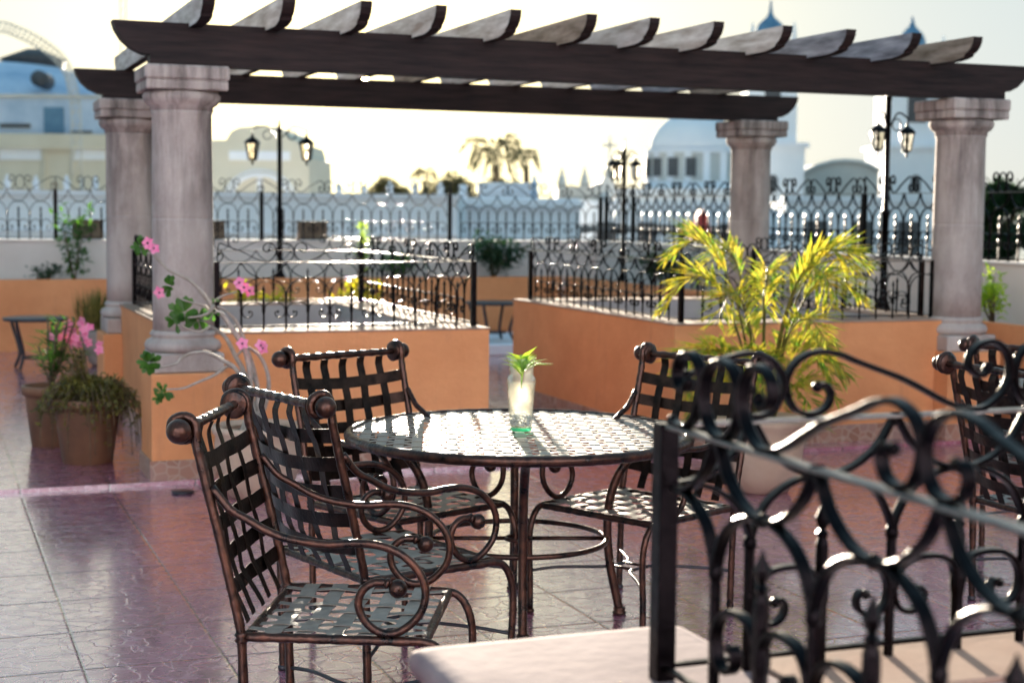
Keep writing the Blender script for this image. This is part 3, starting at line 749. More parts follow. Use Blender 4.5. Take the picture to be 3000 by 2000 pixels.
def frond(mb, base, az, L, lift, droop, nl=22, lw=.018, ll=.22, mi=0, stem=None):
    """pinnate frond: arching rachis with leaflets; stem: MB for rachis"""
    d = Vector((cos(az), sin(az), 0)); pts = []
    for i in range(13):
        s_ = i / 12; pts.append(V3(base) + d * (L * .62 * s_ ** 1.25) + Vector((0, 0, lift * sin(min(1.25, s_ * 1.35) * pi / 2 * .95) - droop * s_ ** 3)))
    if stem is not None: stem.tube(pts, [.007 * (1 - .75 * i / 12) for i in range(13)], 6)
    side = d.cross(Vector((0, 0, 1)))
    for i in range(nl):
        s_ = .34 + .66 * i / nl; f = s_ * 12; k = min(11, int(f)); p = pts[k].lerp(pts[k + 1], f - k); tan = (pts[k + 1] - pts[k]).normalized()
        ln = ll * (1 - .55 * abs(s_ - .62) / .4) * random.uniform(.85, 1.1)
        for sg in (-1, 1):
            dd = (tan * .95 + side * sg * random.uniform(.45, .9) + Vector((0, 0, random.uniform(-.1, .6)))).normalized()
            mb.leaf(p, dd, Vector((0, 0, 1)), ln, lw, mi, fold=.3, bend=random.uniform(.02, .28))
def areca(label, x, y, z, H, n, R):
    t = thing('potted_palm', label, 'palm', (x, y, z))
    lf = MB(); lf.raw = True; stm = MB()
    for i in range(n):
        az = 2 * pi * i / n + random.uniform(-.25, .25); b0 = Vector((.07 * cos(az), .07 * sin(az), 0))
        up = random.uniform(.45, 1.0); hgt = H * up; k = random.uniform(.55, 1.0)
        mid = b0 + Vector((cos(az) * .10 * R * (1.4 - up), sin(az) * .10 * R * (1.4 - up), hgt * .42))
        stm.tube([b0, b0.lerp(mid, .5), mid], [.011, .009, .007], 6)
        frond(lf, mid, az, R * (1.5 - .45 * up), hgt * .64, random.uniform(.05, .34), nl=30, lw=.018, ll=.25, stem=stm)
    lf.build('fronds', 'leaf_palm', t); stm.build('stems', 'leaf_dry', t)
    return t
random.seed(21)
areca('bushy yellow-green palm with arching fronds in the round beige planter', 4.51, 7.80, .385, 1.05, 14, .70)
for a_ in (0,):
    t = [o for o in bpy.data.objects if o.name.startswith('potted_palm')][0]
    lf = MB(); lf.raw = True; random.seed(5)
    for i in range(24):
        az = 2 * pi * i / 24 + random.uniform(-.2, .2)
        frond(lf, (.09 * cos(az), .09 * sin(az), .02), az, random.uniform(.42, .72), random.uniform(.22, .62), random.uniform(.1, .35), nl=24, lw=.018, ll=.20)
    lf.build('lower_fronds', 'leaf_palm', t)

# desert rose: bare stems traced in the round
random.seed(3)
dr = thing('desert_rose', 'leggy desert rose with bare grey stems and pink flowers before the stone column', 'plant', (1.74, 8.5, .35))
def dz(x, y, dep=8.45):
    p = site(380 + x / 2.8, 680 + y / 2.8, dep); return (p.x - 1.74, p.y - 8.5, p.z - .35)
stems = [([(1010, 1560), (975, 1400), (960, 1270), (930, 1130), (870, 1020), (800, 880), (740, 820), (660, 770)], 8.4, .2, 9),
         ([(1020, 1560), (1000, 1400), (990, 1270), (985, 1130), (950, 970), (900, 880), (820, 760), (760, 680), (690, 640), (650, 570), (580, 480), (500, 400), (410, 350), (320, 310), (200, 190)], 8.45, -.1, 9),
         ([(1040, 1560), (1050, 1400), (1050, 1290), (1010, 1100), (960, 950), (920, 830), (880, 740), (800, 650), (720, 610)], 8.5, .1, 8),
         ([(1060, 1560), (1110, 1420), (1140, 1300), (1130, 1150), (1070, 1020), (980, 950), (930, 965), (880, 1010)], 8.55, -.1, 7),
         ([(1000, 1500), (970, 1320), (940, 1230), (860, 1110), (760, 1050), (640, 990), (560, 985), (480, 1000), (420, 1035), (380, 1080), (250, 1110)], 8.4, -.2, 7),
         ([(860, 1110), (800, 1100), (700, 1170), (560, 1230), (440, 1280), (300, 1290)], 8.38, -.15, 5),
         ([(660, 640), (600, 600), (520, 580), (440, 555), (380, 520)], 8.42, -.1, 4),
         ([(690, 600), (650, 660), (570, 690), (480, 700)], 8.35, -.1, 5),
         ([(690, 570), (740, 535), (800, 510), (880, 490)], 8.5, .1, 4),
         ([(660, 770), (600, 810), (540, 815), (470, 790), (420, 760)], 8.35, -.1, 4)]
sm_ = MB()
for pts, d0, dd, r in stems:
    n = len(pts); pp = smooth_path([dz(x, y, d0 + dd * i / n) for i, (x, y) in enumerate(pts)], 4)
    sm_.tube(pp, [r * .0017 * (1.25 - .75 * i / len(pp)) for i in range(len(pp))], 7)
sm_.lathe([(.001, -.02), (.075, -.01), (.085, .03), (.06, .09), (.03, .14), (.001, .15)], (dz(1020, 1560)[0], dz(1020, 1560)[1]), n=14)
sm_.build('stems', 'bark', dr)
lf = MB(); lf.raw = True
for (x, y, n, R_) in [(90, 120, 12, 70), (330, 440, 12, 75), (450, 660, 22, 100), (560, 720, 14, 90), (380, 740, 12, 70), (160, 1070, 26, 85), (270, 1310, 14, 70), (690, 660, 9, 55), (700, 580, 5, 30), (250, 1350, 8, 50)]:
    c = V3(dz(x, y, 8.4))
    for i in range(n):
        a = random.uniform(0, 2 * pi); el = random.uniform(-.6, 1.2)
        d = R0 * cos(a) * cos(el) + Vector((0, 0, 1)) * sin(a) * cos(el) * .9 - Vector((sin(TH), cos(TH), 0)) * sin(el)
        L = R_ / 2.8 / FPX * 8.4 * random.uniform(.95, 1.5)
        c2 = c + d * .006
        sd = d.cross(Vector((random.uniform(-.3, .3), -1, .3))).normalized() * L * .21; nn = sd.cross(d).normalized() * L * .05
        c2, m1, m2, tp_ = c2, c2 + d * L * .45, c2 + d * L * .8, c2 + d * L
        lf.add([c2, m1 + sd * .8 + nn, m2 + sd + nn, tp_, m2 - sd + nn, m1 - sd * .8 + nn, m1, m2], [(0, 6, 1), (6, 7, 2, 1), (7, 3, 2), (0, 5, 6), (6, 5, 4, 7), (7, 4, 3)], 0, True)
lf.build('leaves', 'leaf_green', dr)
def blossom(mb, c, r, face):
    face = V3(face).normalized(); u = face.cross(Vector((0, 0, 1))).normalized(); w = face.cross(u)
    for k in range(5):
        a = 2 * pi * k / 5 + random.uniform(-.1, .1); d = u * cos(a) + w * sin(a); s2 = d.cross(face)
        mb.add([c, c + d * r * .6 + s2 * r * .42 + face * r * .15, c + d * r * 1.05 + face * r * .05, c + d * r * .6 - s2 * r * .42 + face * r * .15], [(0, 1, 2, 3)], 0, True)
fw = MB(); fw.raw = True; hz = MB()
for (x, y) in [(150, 90), (195, 135), (245, 495), (900, 415), (935, 455), (985, 480), (925, 915), (1075, 930), (1095, 950)]:
    c = V3(dz(x, y, 8.33)); face = -FWD + Vector((random.uniform(-.5, .5), 0, random.uniform(-.3, .5)))
    fw = MB(); fw.raw = True; blossom(fw, c, .036, face); fo = fw.build('flower', 'petal', dr); MB().ball(c + V3(face).normalized() * .004, .006, 8, 5).build('flower_centre', 'dark_metal', fo)

# oleander and trailing plant
random.seed(11)
ol = thing('oleander', 'upright oleander with a cluster of pink flowers behind the overgrown pot', 'plant', (.80, 10.62, .39))
lf = MB(); lf.raw = True; sm_ = MB()
for i in range(13):
    a = random.uniform(0, 2 * pi); r = random.uniform(.02, .16); top = Vector((.08 + r * cos(a), r * sin(a), random.uniform(.22, .50)))
    sm_.tube([(0, 0, 0), top * .5, top], .006, 5)
    for k in range(15):
        s_ = random.uniform(.25, 1); aa = random.uniform(0, 2 * pi)
        lf.leaf(top * s_, (cos(aa), sin(aa), random.uniform(.1, 1.2)), (0, 0, 1), random.uniform(.09, .15), .020, bend=.25)
lf.build('leaves', 'leaf_green', ol); sm_.build('stems', 'dry_stem', ol)
fw = MB(); fw.raw = True
for (px, py) in [(150, 985), (176, 985), (192, 968), (205, 952), (215, 972), (222, 990), (238, 950), (245, 968), (250, 985), (205, 990), (228, 1005), (196, 1002), (262, 958), (240, 940), (214, 1010), (258, 1000), (292, 1010), (290, 1025)]:
    p = site(px, py + random.uniform(-4, 4), 10.35 + random.uniform(-.06, .06)); fw = MB(); fw.raw = True; blossom(fw, Vector((p.x - .80, p.y - 10.62, p.z - .39)), .034, -FWD + Vector((random.uniform(-.8, .8), 0, random.uniform(-.4, .6)))); fw.build('flower', 'petal', ol)
tr = thing('trailing_plant', 'straggly trailing plant with dry hanging stems spilling over the brown pot', 'plant', (.955, 9.86, .40))
lf = MB(); lf.raw = True; sm_ = MB()
for i in range(190):
    a = random.uniform(0, 2 * pi); R_ = random.uniform(.10, .33); dn = (random.uniform(.0, .13) if random.random() < .80 else random.uniform(.2, .36)) if R_ > .2 else -.05
    p0 = Vector((.06 * cos(a), .06 * sin(a), .03)); p1 = Vector((cos(a) * R_ * .65, sin(a) * R_ * .65, random.uniform(.05, .13))); p2 = Vector((cos(a) * R_, sin(a) * R_, .02 - dn * .3)); p3 = Vector((cos(a) * R_ * 1.08, sin(a) * R_ * 1.05, -dn))
    pth = smooth_path([p0, p1, p2, p3], 3); sm_.tube(pth, .0028, 4)
    for k in range(16):
        s_ = random.uniform(.2, .92 if dn > .2 else 1) * (len(pth) - 1); q = pth[int(s_)] + Vector((random.uniform(-.02, .02), random.uniform(-.02, .02), random.uniform(-.015, .03)))
        lf.leaf(q, (random.uniform(-1, 1), random.uniform(-1, 1), random.uniform(-.4, 1)), (0, 0, 1), random.uniform(.028, .052), .022)
for i in range(26):
    a = random.uniform(0, 2 * pi); top = Vector((-.06 + .05 * cos(a), .05 * sin(a), random.uniform(.15, .36)))
    sm_.tube([(0, 0, .02), top * .5 + Vector((.02, 0, 0)), top], .003, 4)
    for k in range(14):
        lf.leaf(top * random.uniform(.3, 1), (random.uniform(-1, 1), random.uniform(-1, 1), random.uniform(-.4, 1)), (0, 0, 1), random.uniform(.022, .045), .018)
lf.build('leaves', 'leaf_dry', tr); sm_.build('stems', 'dry_stem', tr)

def small_table(label, x, y, z, r, h):
    t = thing('side_table', label, 'table', (x, y, z), .35, 'small dark side tables')
    MB().lathe([(.001, h - .03), (r * .96, h - .03), (r, h - .022), (r, h - .006), (r * .98, h), (.001, h)], n=36, cap=False).build('table_top', 'dark_metal', t)
    for k in range(4):
        a = k * pi / 2 + .5; pr = smooth_path([(q * cos(a), q * sin(a), zz) for q, zz in [(r * .93, h - .03), (r * .86, h * .8), (r * .66, h * .45), (r * .62, h * .25), (r * .80, .01)]], 4)
        MB().tube(pr, .017, 8).build('leg', 'dark_metal', t)
    MB().tube([(r * .45 * cos(a), r * .45 * sin(a), h * .22) for a in [2 * pi * i / 24 for i in range(24)]], .010, 6, closed=True).build('ring_stretcher', 'dark_metal', t)
small_table('small dark round side table by the back trough at the far left', 1.05, 15.75, .022, .31, .50)
small_table('small dark round side table glimpsed in the gap between the two low walls', 6.02, 16.4, .14, .32, .44)

gp = thing('ribbed_pot', 'grey ribbed pot of tall grass behind the left pedestal', 'pot', (1.72, 15.9, .022))
MB().lathe([(.12, 0), (.17, .05), (.165, .08), (.20, .12), (.195, .15), (.225, .2), (.22, .23), (.24, .28), (.235, .3), (.25, .34), (.23, .35)], n=32).build('body', 'grey_pot', gp)
gr = thing('tall_grass', 'clump of tall thin grass in the grey ribbed pot', 'plant', (1.66, 15.9, .36))
lf = MB(); lf.raw = True
for i in range(260):
    a = random.uniform(0, 2 * pi); r = random.uniform(0, .18); d = Vector((cos(a) * .35, sin(a) * .35, 1)).normalized(); lf.leaf((r * cos(a), r * sin(a), 0), d, (cos(a), sin(a), 0), random.uniform(.3, .48), .012, bend=random.uniform(0, .2))
lf.build('blades', 'leaf_dry', gr)

def bush(name, label, x, y, z, h, r, mat, n=260, ls=.07, cat='plant', group=None, stems=5, sx=1.0, twiggy=.5):
    t = thing(name, label, cat, (x, y, z), 0, group)
    lf = MB(); lf.raw = True; sm = MB()
    tips = []
    for i in range(stems):
        a = random.uniform(0, 2 * pi); q = random.uniform(.2, .8) * r; tp_ = Vector((q * sx * cos(a), q * sin(a), h * random.uniform(.55, .9)))
        sm.tube([(0, 0, 0), tp_ * .5 + Vector((random.uniform(-.03, .03), 0, 0)), tp_], [.012, .008, .004], 5); tips.append(tp_)
    for i in range(n):
        tp_ = random.choice(tips); c = tp_ * random.uniform(twiggy, 1.12) + Vector((random.gauss(0, .22) * r * sx, random.gauss(0, .22) * r, random.gauss(0, .09) * h))
        c.z = max(.01, c.z)
        lf.leaf(c, (random.uniform(-1, 1), random.uniform(-1, 1), random.uniform(-.3, 1)), (0, 0, 1), ls * random.uniform(.7, 1.3), ls * .45, bend=.2)
    lf.build('leaves', mat, t); sm.build('stems', 'dry_stem', t)
    return t
random.seed(17)
pot_tapered('terracotta pot holding the left yellow croton beyond the low wall', 2.90, 13.9, .19, .38)
pot_tapered('terracotta pot holding the right yellow croton beyond the low wall', 3.72, 13.7, .19, .38)
bush('croton', 'bright yellow croton left of the middle lamp post foot, seen through the railing', 2.90, 13.9, .37, .48, .30, 'leaf_yellow', 420, .10)
bush('croton', 'bright yellow-green croton farther right, seen through the corner of the left railing', 3.72, 13.7, .37, .55, .30, 'leaf_yellow', 420, .10)
bush('climbing_shrub', 'young green shrub with a yellow tip growing up the back parapet above the side table', 1.62, 17.95, .74, .80, .22, 'leaf_green', 170, .11, stems=4, twiggy=.25)
bush('climbing_shrub', 'sparse shrub on the back parapet just left of the far stone column', 2.22, 17.95, .74, .52, .12, 'leaf_green', 45, .09, stems=2, twiggy=.6)
bush('climbing_shrub', 'straggly shrub at the left edge of the back trough', .55, 17.9, .74, .75, .20, 'leaf_green', 110, .10, stems=4, twiggy=.3)
bush('ground_shrub', 'low dark clump in the back trough between the two left shrubs', 1.28, 17.9, .74, .20, .30, 'leaf_dark', 160, .07, stems=6)
bush('fern', 'light green fern in the trough above the passage', 5.35, 17.9, .74, .32, .30, 'leaf_green', 200, .12, stems=6)
bush('dark_shrub', 'dark green shrub in the back trough left of the middle lamp post', 6.55, 17.9, .74, .55, .40, 'leaf_dark', 420, .12, stems=7)
bush('dark_shrub', 'dark green shrub in the corner trough right of the middle lamp post', 7.72, 15.5, .74, .42, .36, 'leaf_dark', 420, .11, stems=7)
bush('dark_shrub', 'dark green shrub in the right trough behind the palm', 7.72, 13.7, .74, .36, .30, 'leaf_dark', 260, .10, stems=6)
bush('yellow_shrub', 'light green shrub in the trough right of the front right stone column', 7.78, 9.95, .74, .42, .22, 'leaf_cutting', 260, .07, stems=5)
bush('dark_shrub', 'small dark shrub at the right edge in the right trough', 7.78, 9.35, .74, .22, .18, 'leaf_dark', 160, .06, stems=5)
bush('thin_shrub', 'thin upright yellowish plant in the back trough above the left railing', 4.95, 17.95, .74, .75, .10, 'leaf_cutting', 70, .10, stems=3)
# leaning canes at the right
MB_c = MB()

# ------------------------------------------------------------------ perimeter fence panels
FXS = [-.89, 1.46, 3.81, 6.16, 8.2]
plabs = ['farthest left panel of the black fence on the back parapet', 'black fence panel on the back parapet left of the stone columns', 'black fence panel on the back parapet behind the big lanterns', 'black fence panel on the back parapet beneath the palm trees', ]
for i in range(4):
    railing(plabs[i], (FXS[i], YB + .08), 0, FXS[i + 1] - FXS[i], u=.1205, h=.56, name='iron_fence', cat='fence', post1=(i == 3), group='fence panels on the parapets', s=1.35, k=2, lowdet=True, wz=1.225, ring0=3.0)
rl = ['black fence panel on the right parapet next to the back corner', 'black fence panel on the right parapet left of the far right column', 'black fence panel on the right parapet between the two right columns', 'black fence panel on the right parapet behind the front right column', 'black fence panel on the right parapet at the right edge']
FYS = [18.2, 17.4, 14.9, 12.4, 9.9, 7.4]
for i in range(5):
    railing(rl[i], (XR + .1, FYS[i]), -H90, FYS[i] - FYS[i + 1], u=.1205, h=.56, name='iron_fence', cat='fence', post1=(i == 4), group='fence panels on the parapets', s=1.35, k=2, lowdet=True, wz=1.225, ring0=3.0)
# trough boxes hung outside the fence
for (x, lab) in [(1.66, 'brown trough box behind the fence above the side table'), (3.06, 'brown trough box behind the fence left of the lantern post'), (4.30, 'brown trough box behind the fence right of the lantern post')]:
    q = MB(); q.bbox(0, .34, 0, .16, 0, .20, .006); q.bbox(-.012, .352, -.012, .172, .20, .222, .004)
    tag(q.build('trough_box', 'brown_box', loc=(x, YB + .2, 1.225)), lab, 'planter box', 'trough boxes behind the fence')
    tag_shelf = None

# ------------------------------------------------------------------ lanterns
def lantern(parent, x, y, z, s, lit=False):
    """hanging-frame lantern, base at z"""
    l = bpy.data.objects.new('lantern', None); COL.objects.link(l); l.parent = parent; l.location = (x, y, z)
    fr = MB(); n = 6
    for k in range(n):
        a = 2 * pi * k / n; fr.tube([(.062 * s * cos(a), .062 * s * sin(a), .03 * s), (.105 * s * cos(a), .105 * s * sin(a), .27 * s)], .0115 * s, 5)
    fr.lathe([(.03 * s, 0), (.068 * s, .02 * s), (.066 * s, .035 * s), (.02 * s, .036 * s)], n=n); fr.lathe([(.012 * s, -.06 * s), (.02 * s, -.03 * s), (.012 * s, 0)], n=8)
    fr.build('frame', 'black_iron', l)
    MB().lathe([(.125 * s, .265 * s), (.128 * s, .275 * s), (.085 * s, .325 * s), (.040 * s, .355 * s), (.02 * s, .37 * s), (.022 * s, .39 * s), (.006 * s, .42 * s)], n=n, smooth=False).build('roof', 'black_iron', l)
    MB().lathe([(.058 * s, .037 * s), (.098 * s, .262 * s)], n=n, cap=False, smooth=False).build('glass', 'lamp_glass', l)
    MB().ball((0, 0, .17 * s), .028 * s, 10, 8, sc=(1, 1, 1.3)).build('bulb', 'lamp_glass', l)
def lamp_post(label, x, y, z0, H, arms, s, dz_, cross=True, pr=.028):
    t = thing('lamp_post', label, 'street lamp', (x, y, z0))
    MB().lathe([(pr * 2.2, 0), (pr * 2.2, .06), (pr * 1.3, .12), (pr, .2), (pr, H * .45), (pr * 1.25, H * .455), (pr * 1.25, H * .47), (pr * .85, H * .48), (pr * .8, H - .06), (pr * 1.1, H - .05), (pr * .5, H), (.004, H + .10)], n=12).build('pole', 'black_iron', t)
    am = MB()
    for a, L in arms:
        d = Vector((cos(a), sin(a), 0)); hgt = dz_ + .46 * s
        am.tube(smooth_path([d * pr + Vector((0, 0, dz_ + .36 * s)), d * L * .5 + Vector((0, 0, hgt + .05)), d * L + Vector((0, 0, hgt + .01)), d * L + Vector((0, 0, dz_ + .41 * s))], 5), .008, 6)
        am.tube([d * (L * .45 + .05 * cos(q)) + Vector((0, 0, hgt - .05 + .05 * sin(q))) for q in [2 * pi * i / 14 for i in range(14)]], .006, 5, closed=True)
        lantern(t, (d * L).x, (d * L).y, dz_, s)
    am.build('arms', 'black_iron', t)
    return t
# left lamp: pole at px 818, lanterns px 742 / 896
def plan(px, yy):
    t_ = (px - 1500) / FPX; dep = yy / (cos(TH) - sin(TH) * t_); return dep * (sin(TH) + cos(TH) * t_)
xl = plan(818, 17.9)
lamp_post('double lantern post behind the left railing, glowing low sun in its panes', xl, 17.9, .74, 1.80, [(pi - .3, .31), (-.3, .31)], .76, 1.40, pr=.034)
lamp_post('slim dark lamp post with three lanterns in the middle distance', plan(1822, 16.75), 16.75, .022, 2.33, [(pi - .2, .14), (-.2, .14), (1.7, .14)], .62, 1.95, pr=.030)
lamp_post('tall dark lamp post with lanterns left of the front right column', 7.72, 11.35, .74, 1.88, [(pi + .55, .19), (.15, .22)], .62, 1.38, pr=.030)
t = thing('finial_ornament', 'small pale urn finial standing on the right parapet at the right edge', 'finial', (8.2, 9.55, 1.225))
MB().lathe([(.045, 0), (.05, .02), (.025, .03), (.05, .07), (.058, .10), (.04, .14), (.02, .155), (.03, .175), (.012, .2)], n=16).build('urn', 'cream_render', t)

bwall = thing('bounce_wall', 'pale wall added behind the viewer to bounce sunlight onto the terrace', 'building', (0, -6.5, 0))  # unseen wall added as a sunlit reflector, fills the camera-facing sides
MB().box(-13, 8.0, -.4, 0, 0, 9).build('wall', 'bounce_wall_tint', bwall)
q2 = MB()
for i in range(5): q2.box(-11 + i * 4, -9.6 + i * 4, 0, .03, 0, 2.5); q2.box(-11 + i * 4, -9.6 + i * 4, 0, .03, 4.2, 6.4)
q2.build('bounce_wall_openings', 'dark_opening', bwall)
# ------------------------------------------------------------------ the town beyond
def bld(name, label, cat, dep, px):
    p = bear(px, 600, dep); o = thing(name, label, cat, (p[0] * cos(TH) + p[1] * sin(TH), -p[0] * sin(TH) + p[1] * cos(TH), -9.0), -TH)
    ox, oy = p[0], p[1]
    def q(x, y): b = bear(x, y, dep); return b[0] - ox, b[2] + 9.0
    return o, q
# white long wall building
def rows(o, q, pairs, y0, y1, mat, name, zb=0.0, step=None):
    pass
DW = 42
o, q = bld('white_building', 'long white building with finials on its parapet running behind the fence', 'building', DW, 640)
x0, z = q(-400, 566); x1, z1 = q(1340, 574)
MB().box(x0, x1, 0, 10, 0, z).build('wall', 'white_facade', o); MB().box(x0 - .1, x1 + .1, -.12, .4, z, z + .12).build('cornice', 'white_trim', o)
MB().box(x0, x1, -.06, 0, z - 1.0, z - .92).build('string_course', 'white_trim', o)
for px, py in [(18, 510), (102, 514), (192, 512), (276, 514), (992, 535), (1066, 552), (1142, 530), (1215, 534), (1290, 532)]:
    fx, fz = q(px, py); h = max(.25, fz - z - .12); w = .10
    MB().lathe([(w * 1.0, 0), (w * 1.0, h * .15), (w * .6, h * .2), (w * 1.0, h * .45), (w * .95, h * .6), (w * .45, h * .72), (w * .6, h * .82), (.02, h)], (fx, .15), n=10, z0=z + .12).build('finial', 'white_trim', o)
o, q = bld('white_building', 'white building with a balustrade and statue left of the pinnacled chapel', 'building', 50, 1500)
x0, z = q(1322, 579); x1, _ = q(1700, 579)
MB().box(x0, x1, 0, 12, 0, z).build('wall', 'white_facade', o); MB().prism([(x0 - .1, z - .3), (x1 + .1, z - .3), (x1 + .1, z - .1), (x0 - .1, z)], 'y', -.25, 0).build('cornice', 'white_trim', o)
xa, za = q(1398, 534); xb, _ = q(1556, 534)
q2 = MB().box(xa, xb, .3, .6, z, z + .12)
for i in range(13): q2.lathe([(.06, .12), (.10, .3), (.05, .5), (.06, za - z - .08)], (xa + .1 + (xb - xa - .2) * i / 12, .45), n=8, z0=z)
q2.box(xa, xb, .3, .6, za - .12, za); q2.build('balustrade', 'white_trim', o)
sx, sz = q(1566, 514); MB().lathe([(.14, 0), (.14, .25), (.09, .28), (.12, .5), (.08, sz - z - .18), (.05, sz - z - .15), (.07, sz - z - .05), (.01, sz - z)], (sx, .4), n=10, z0=z).build('statue', 'blue_facade', o)
fx, fz = q(1356, 540); MB().lathe([(.15, 0), (.15, .15), (.1, .2), (.14, .4), (.02, fz - z)], (fx, .4), n=10, z0=z).build('finial', 'white_trim', o)

# theatre with dome at the left
D1 = 105
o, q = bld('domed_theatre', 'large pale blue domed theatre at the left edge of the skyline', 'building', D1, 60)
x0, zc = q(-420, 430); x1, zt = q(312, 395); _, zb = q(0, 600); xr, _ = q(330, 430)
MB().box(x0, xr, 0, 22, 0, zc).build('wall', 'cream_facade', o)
MB().box(x0, xr + .3, -.35, 0, zc - .05, zt).build('cornice', 'cream_facade', o)
_, zd = q(0, 282)
MB().box(x0, xr - .4, .6, 20, zt, zd).build('drum', 'blue_facade', o)
xcen, _ = q(-140, 300); xe, _ = q(300, 282); R_ = xe - xcen; _, ztop = q(-60, 135)
prof = []
pts = [(300, 282), (275, 262), (214, 221), (150, 193), (90, 172), (36, 155), (-20, 146), (-80, 141), (-138, 139)]
for px, py in pts: a_, b_ = q(px, py); prof.append((a_ - xcen, b_))
dm = MB().lathe(prof, (xcen, 2 + R_), n=48, cap=False); dm.build('dome', 'blue_facade', o)
MB().box(x0, xr - .3, .45, .6, zd - .1, zd + .15).build('dome_band', 'grey_facade', o)
lx, lz = q(0, 152); _, lz2 = q(0, 130); MB().lathe([(2.2, lz - 1), (2.2, lz2 - .2), (2.5, lz2), (.5, lz2 + .8)], (xcen + (lx - xcen) * .62, 2 + R_), n=16).build('lantern_cap', 'dark_opening', o)
wx, wz = q(93, 229); rr_ = 24 / FPX * D1
MB().tube([(wx, 4.2, wz), (wx, 2.2, wz + .1)], rr_, 20).build('round_window', 'dark_opening', o)
a0, zz0 = q(128, 314); a1, zz1 = q(186, 393); MB().box(a0, a1, .5, .6, zz1, zz0).build('door_panel', 'dome_blue', o)
for (pa, pb, ya, yb) in [(0, 88, 362, 374), (205, 268, 383, 390)]:
    a0, zz0 = q(pa, ya); a1, zz1 = q(pb, yb); MB().box(a0, a1, .42, .6, zz1, zz0).build('ledge', 'dark_opening', o)
for (pa, pb) in [(-120, -30), (4, 125), (221, 312)]:
    a0, zz0 = q(pa, 431); a1, zz1 = q(pb, 470); MB().box(a0, a1, -.12, 0, zz1, zz0).build('wall_panel', 'white_trim', o)
for pa in (130, 214): a0, zz0 = q(pa, 424); a1, _ = q(pa + 8, 424); MB().box(a0, a1, -.25, 0, 0, zz0).build('pilaster', 'cream_facade', o)

# lattice arch
la = thing('lattice_arch', 'thin curved lattice arch standing against the sky at the upper left', 'lattice arch', tuple(site(60, 600, 95))[:2] + (-9,), -TH)
ob = bear(60, 600, 95); pts = [(-420, 420), (-330, 215), (-220, 120), (-100, 72), (0, 64), (60, 82), (120, 112), (170, 148), (205, 190), (222, 240), (235, 320), (240, 520)]
def lp(px, py, dy=0): b = bear(px, py, 95); return Vector((b[0] - ob[0], b[1] - ob[1] + dy, b[2] + 9))
tpath = smooth_path([lp(a, b_) for a, b_ in pts], 4); cc = lp(-80, 520)
ipath = [p + (cc - p).normalized() * .62 for p in tpath]
q2 = MB(); q2.tube(tpath, .05, 5); q2.tube(ipath, .05, 5)
for i in range(0, len(tpath) - 1):
    q2.tube([tpath[i], ipath[i]], .035, 4); q2.tube([tpath[i], ipath[i + 1]], .03, 4)
e0, e1 = tpath[-1], tpath[0]
q2.tube([e0, (e0.x, e0.y, 0)], .12, 6); q2.tube([e1, (e1.x, e1.y, 0)], .12, 6)
q2.build('truss', 'grey_facade', la)
ms = thing('radio_mast', 'thin radio mast rising above the left end of the pergola', 'mast', tuple(site(367, 600, 70))[:2] + (-9,), -TH)
q2 = MB(); 
for dx in (-.13, .13): q2.tube([(dx, 0, 0), (dx, 0, 24)], .03, 5)
for i in range(60): q2.tube([(-.13, 0, i * .4), (.13, 0, i * .4 + .4)], .015, 4)
q2.build('lattice', 'grey_facade', ms)

# yellow gable building
o, q = bld('gabled_building', 'cream building with a curved gable and a white arch moulding behind the lanterns', 'building', 72, 763)
out_ = [(560, 411), (665, 411), (672, 398), (680, 386), (692, 380), (703, 374), (745, 371), (757, 366), (770, 371), (816, 372), (826, 380), (834, 389), (842, 402), (852, 411), (879, 417), (890, 452), (904, 460), (908, 620)]
poly = [q(*a) for a in out_] ; poly += [(poly[-1][0], 0), (poly[0][0], 0)]
MB().prism(poly, 'y', 0, 9).build('facade', 'cream_facade', o)
a0, zz0 = q(674, 443); a1, zz1 = q(852, 471); MB().box(a0, a1, -.1, 0, zz1, zz0).build('white_panel', 'white_trim', o)
cx, cz = q(763, 582); q2 = MB()
for (ra, rb, y_) in ((78, 92, -.25), (98, 104, -.15)):
    pp = []
    for i in range(25): a = pi * i / 24; pp.append((cx + rb / FPX * 72 * cos(a), cz + rb * .82 / FPX * 72 * sin(a)))
    for i in range(24, -1, -1): a = pi * i / 24; pp.append((cx + ra / FPX * 72 * cos(a), cz + ra * .82 / FPX * 72 * sin(a)))
    q2.prism(pp, 'y', y_, 0)
w_ = 8 / FPX * 72; q2.box(cx - w_, cx + w_, -.2, 0, cz, cz + 62 / FPX * 72); q2.build('arch_moulding', 'white_trim', o)

# chapel with pinnacles
DC = 115
o, q = bld('pinnacled_chapel', 'small grey chapel with three pinnacles left of the slim lamp post', 'chapel', DC, 1715)
out_ = [(1634, 546), (1736, 546), (1745, 538), (1760, 537), (1768, 520), (1776, 516), (1796, 516), (1802, 546), (1812, 556), (1815, 620)]
poly = [q(*a) for a in out_]; poly = [(q(1634, 620)[0], 0)] + poly + [(poly[-1][0], 0)]
MB().prism(poly, 'y', 0, 12).build('body', 'grey_facade', o)
for (px, tip, bw, yb) in [(1648, 486, 11, 546), (1715, 484, 11, 546), (1787, 470, 11, 516)]:
    a_, b_ = q(px, tip); _, c_ = q(px, yb); h = b_ - c_; w = bw / FPX * DC
    MB().lathe([(w * 1.25, 0), (w * 1.25, h * .25), (w * 1.0, h * .3), (w * .95, h * .5), (w * .5, h * .56), (w * .6, h * .68), (w * .25, h * .85), (.02, h)], (a_, 1), n=10, z0=c_).build('pinnacle', 'grey_facade', o)
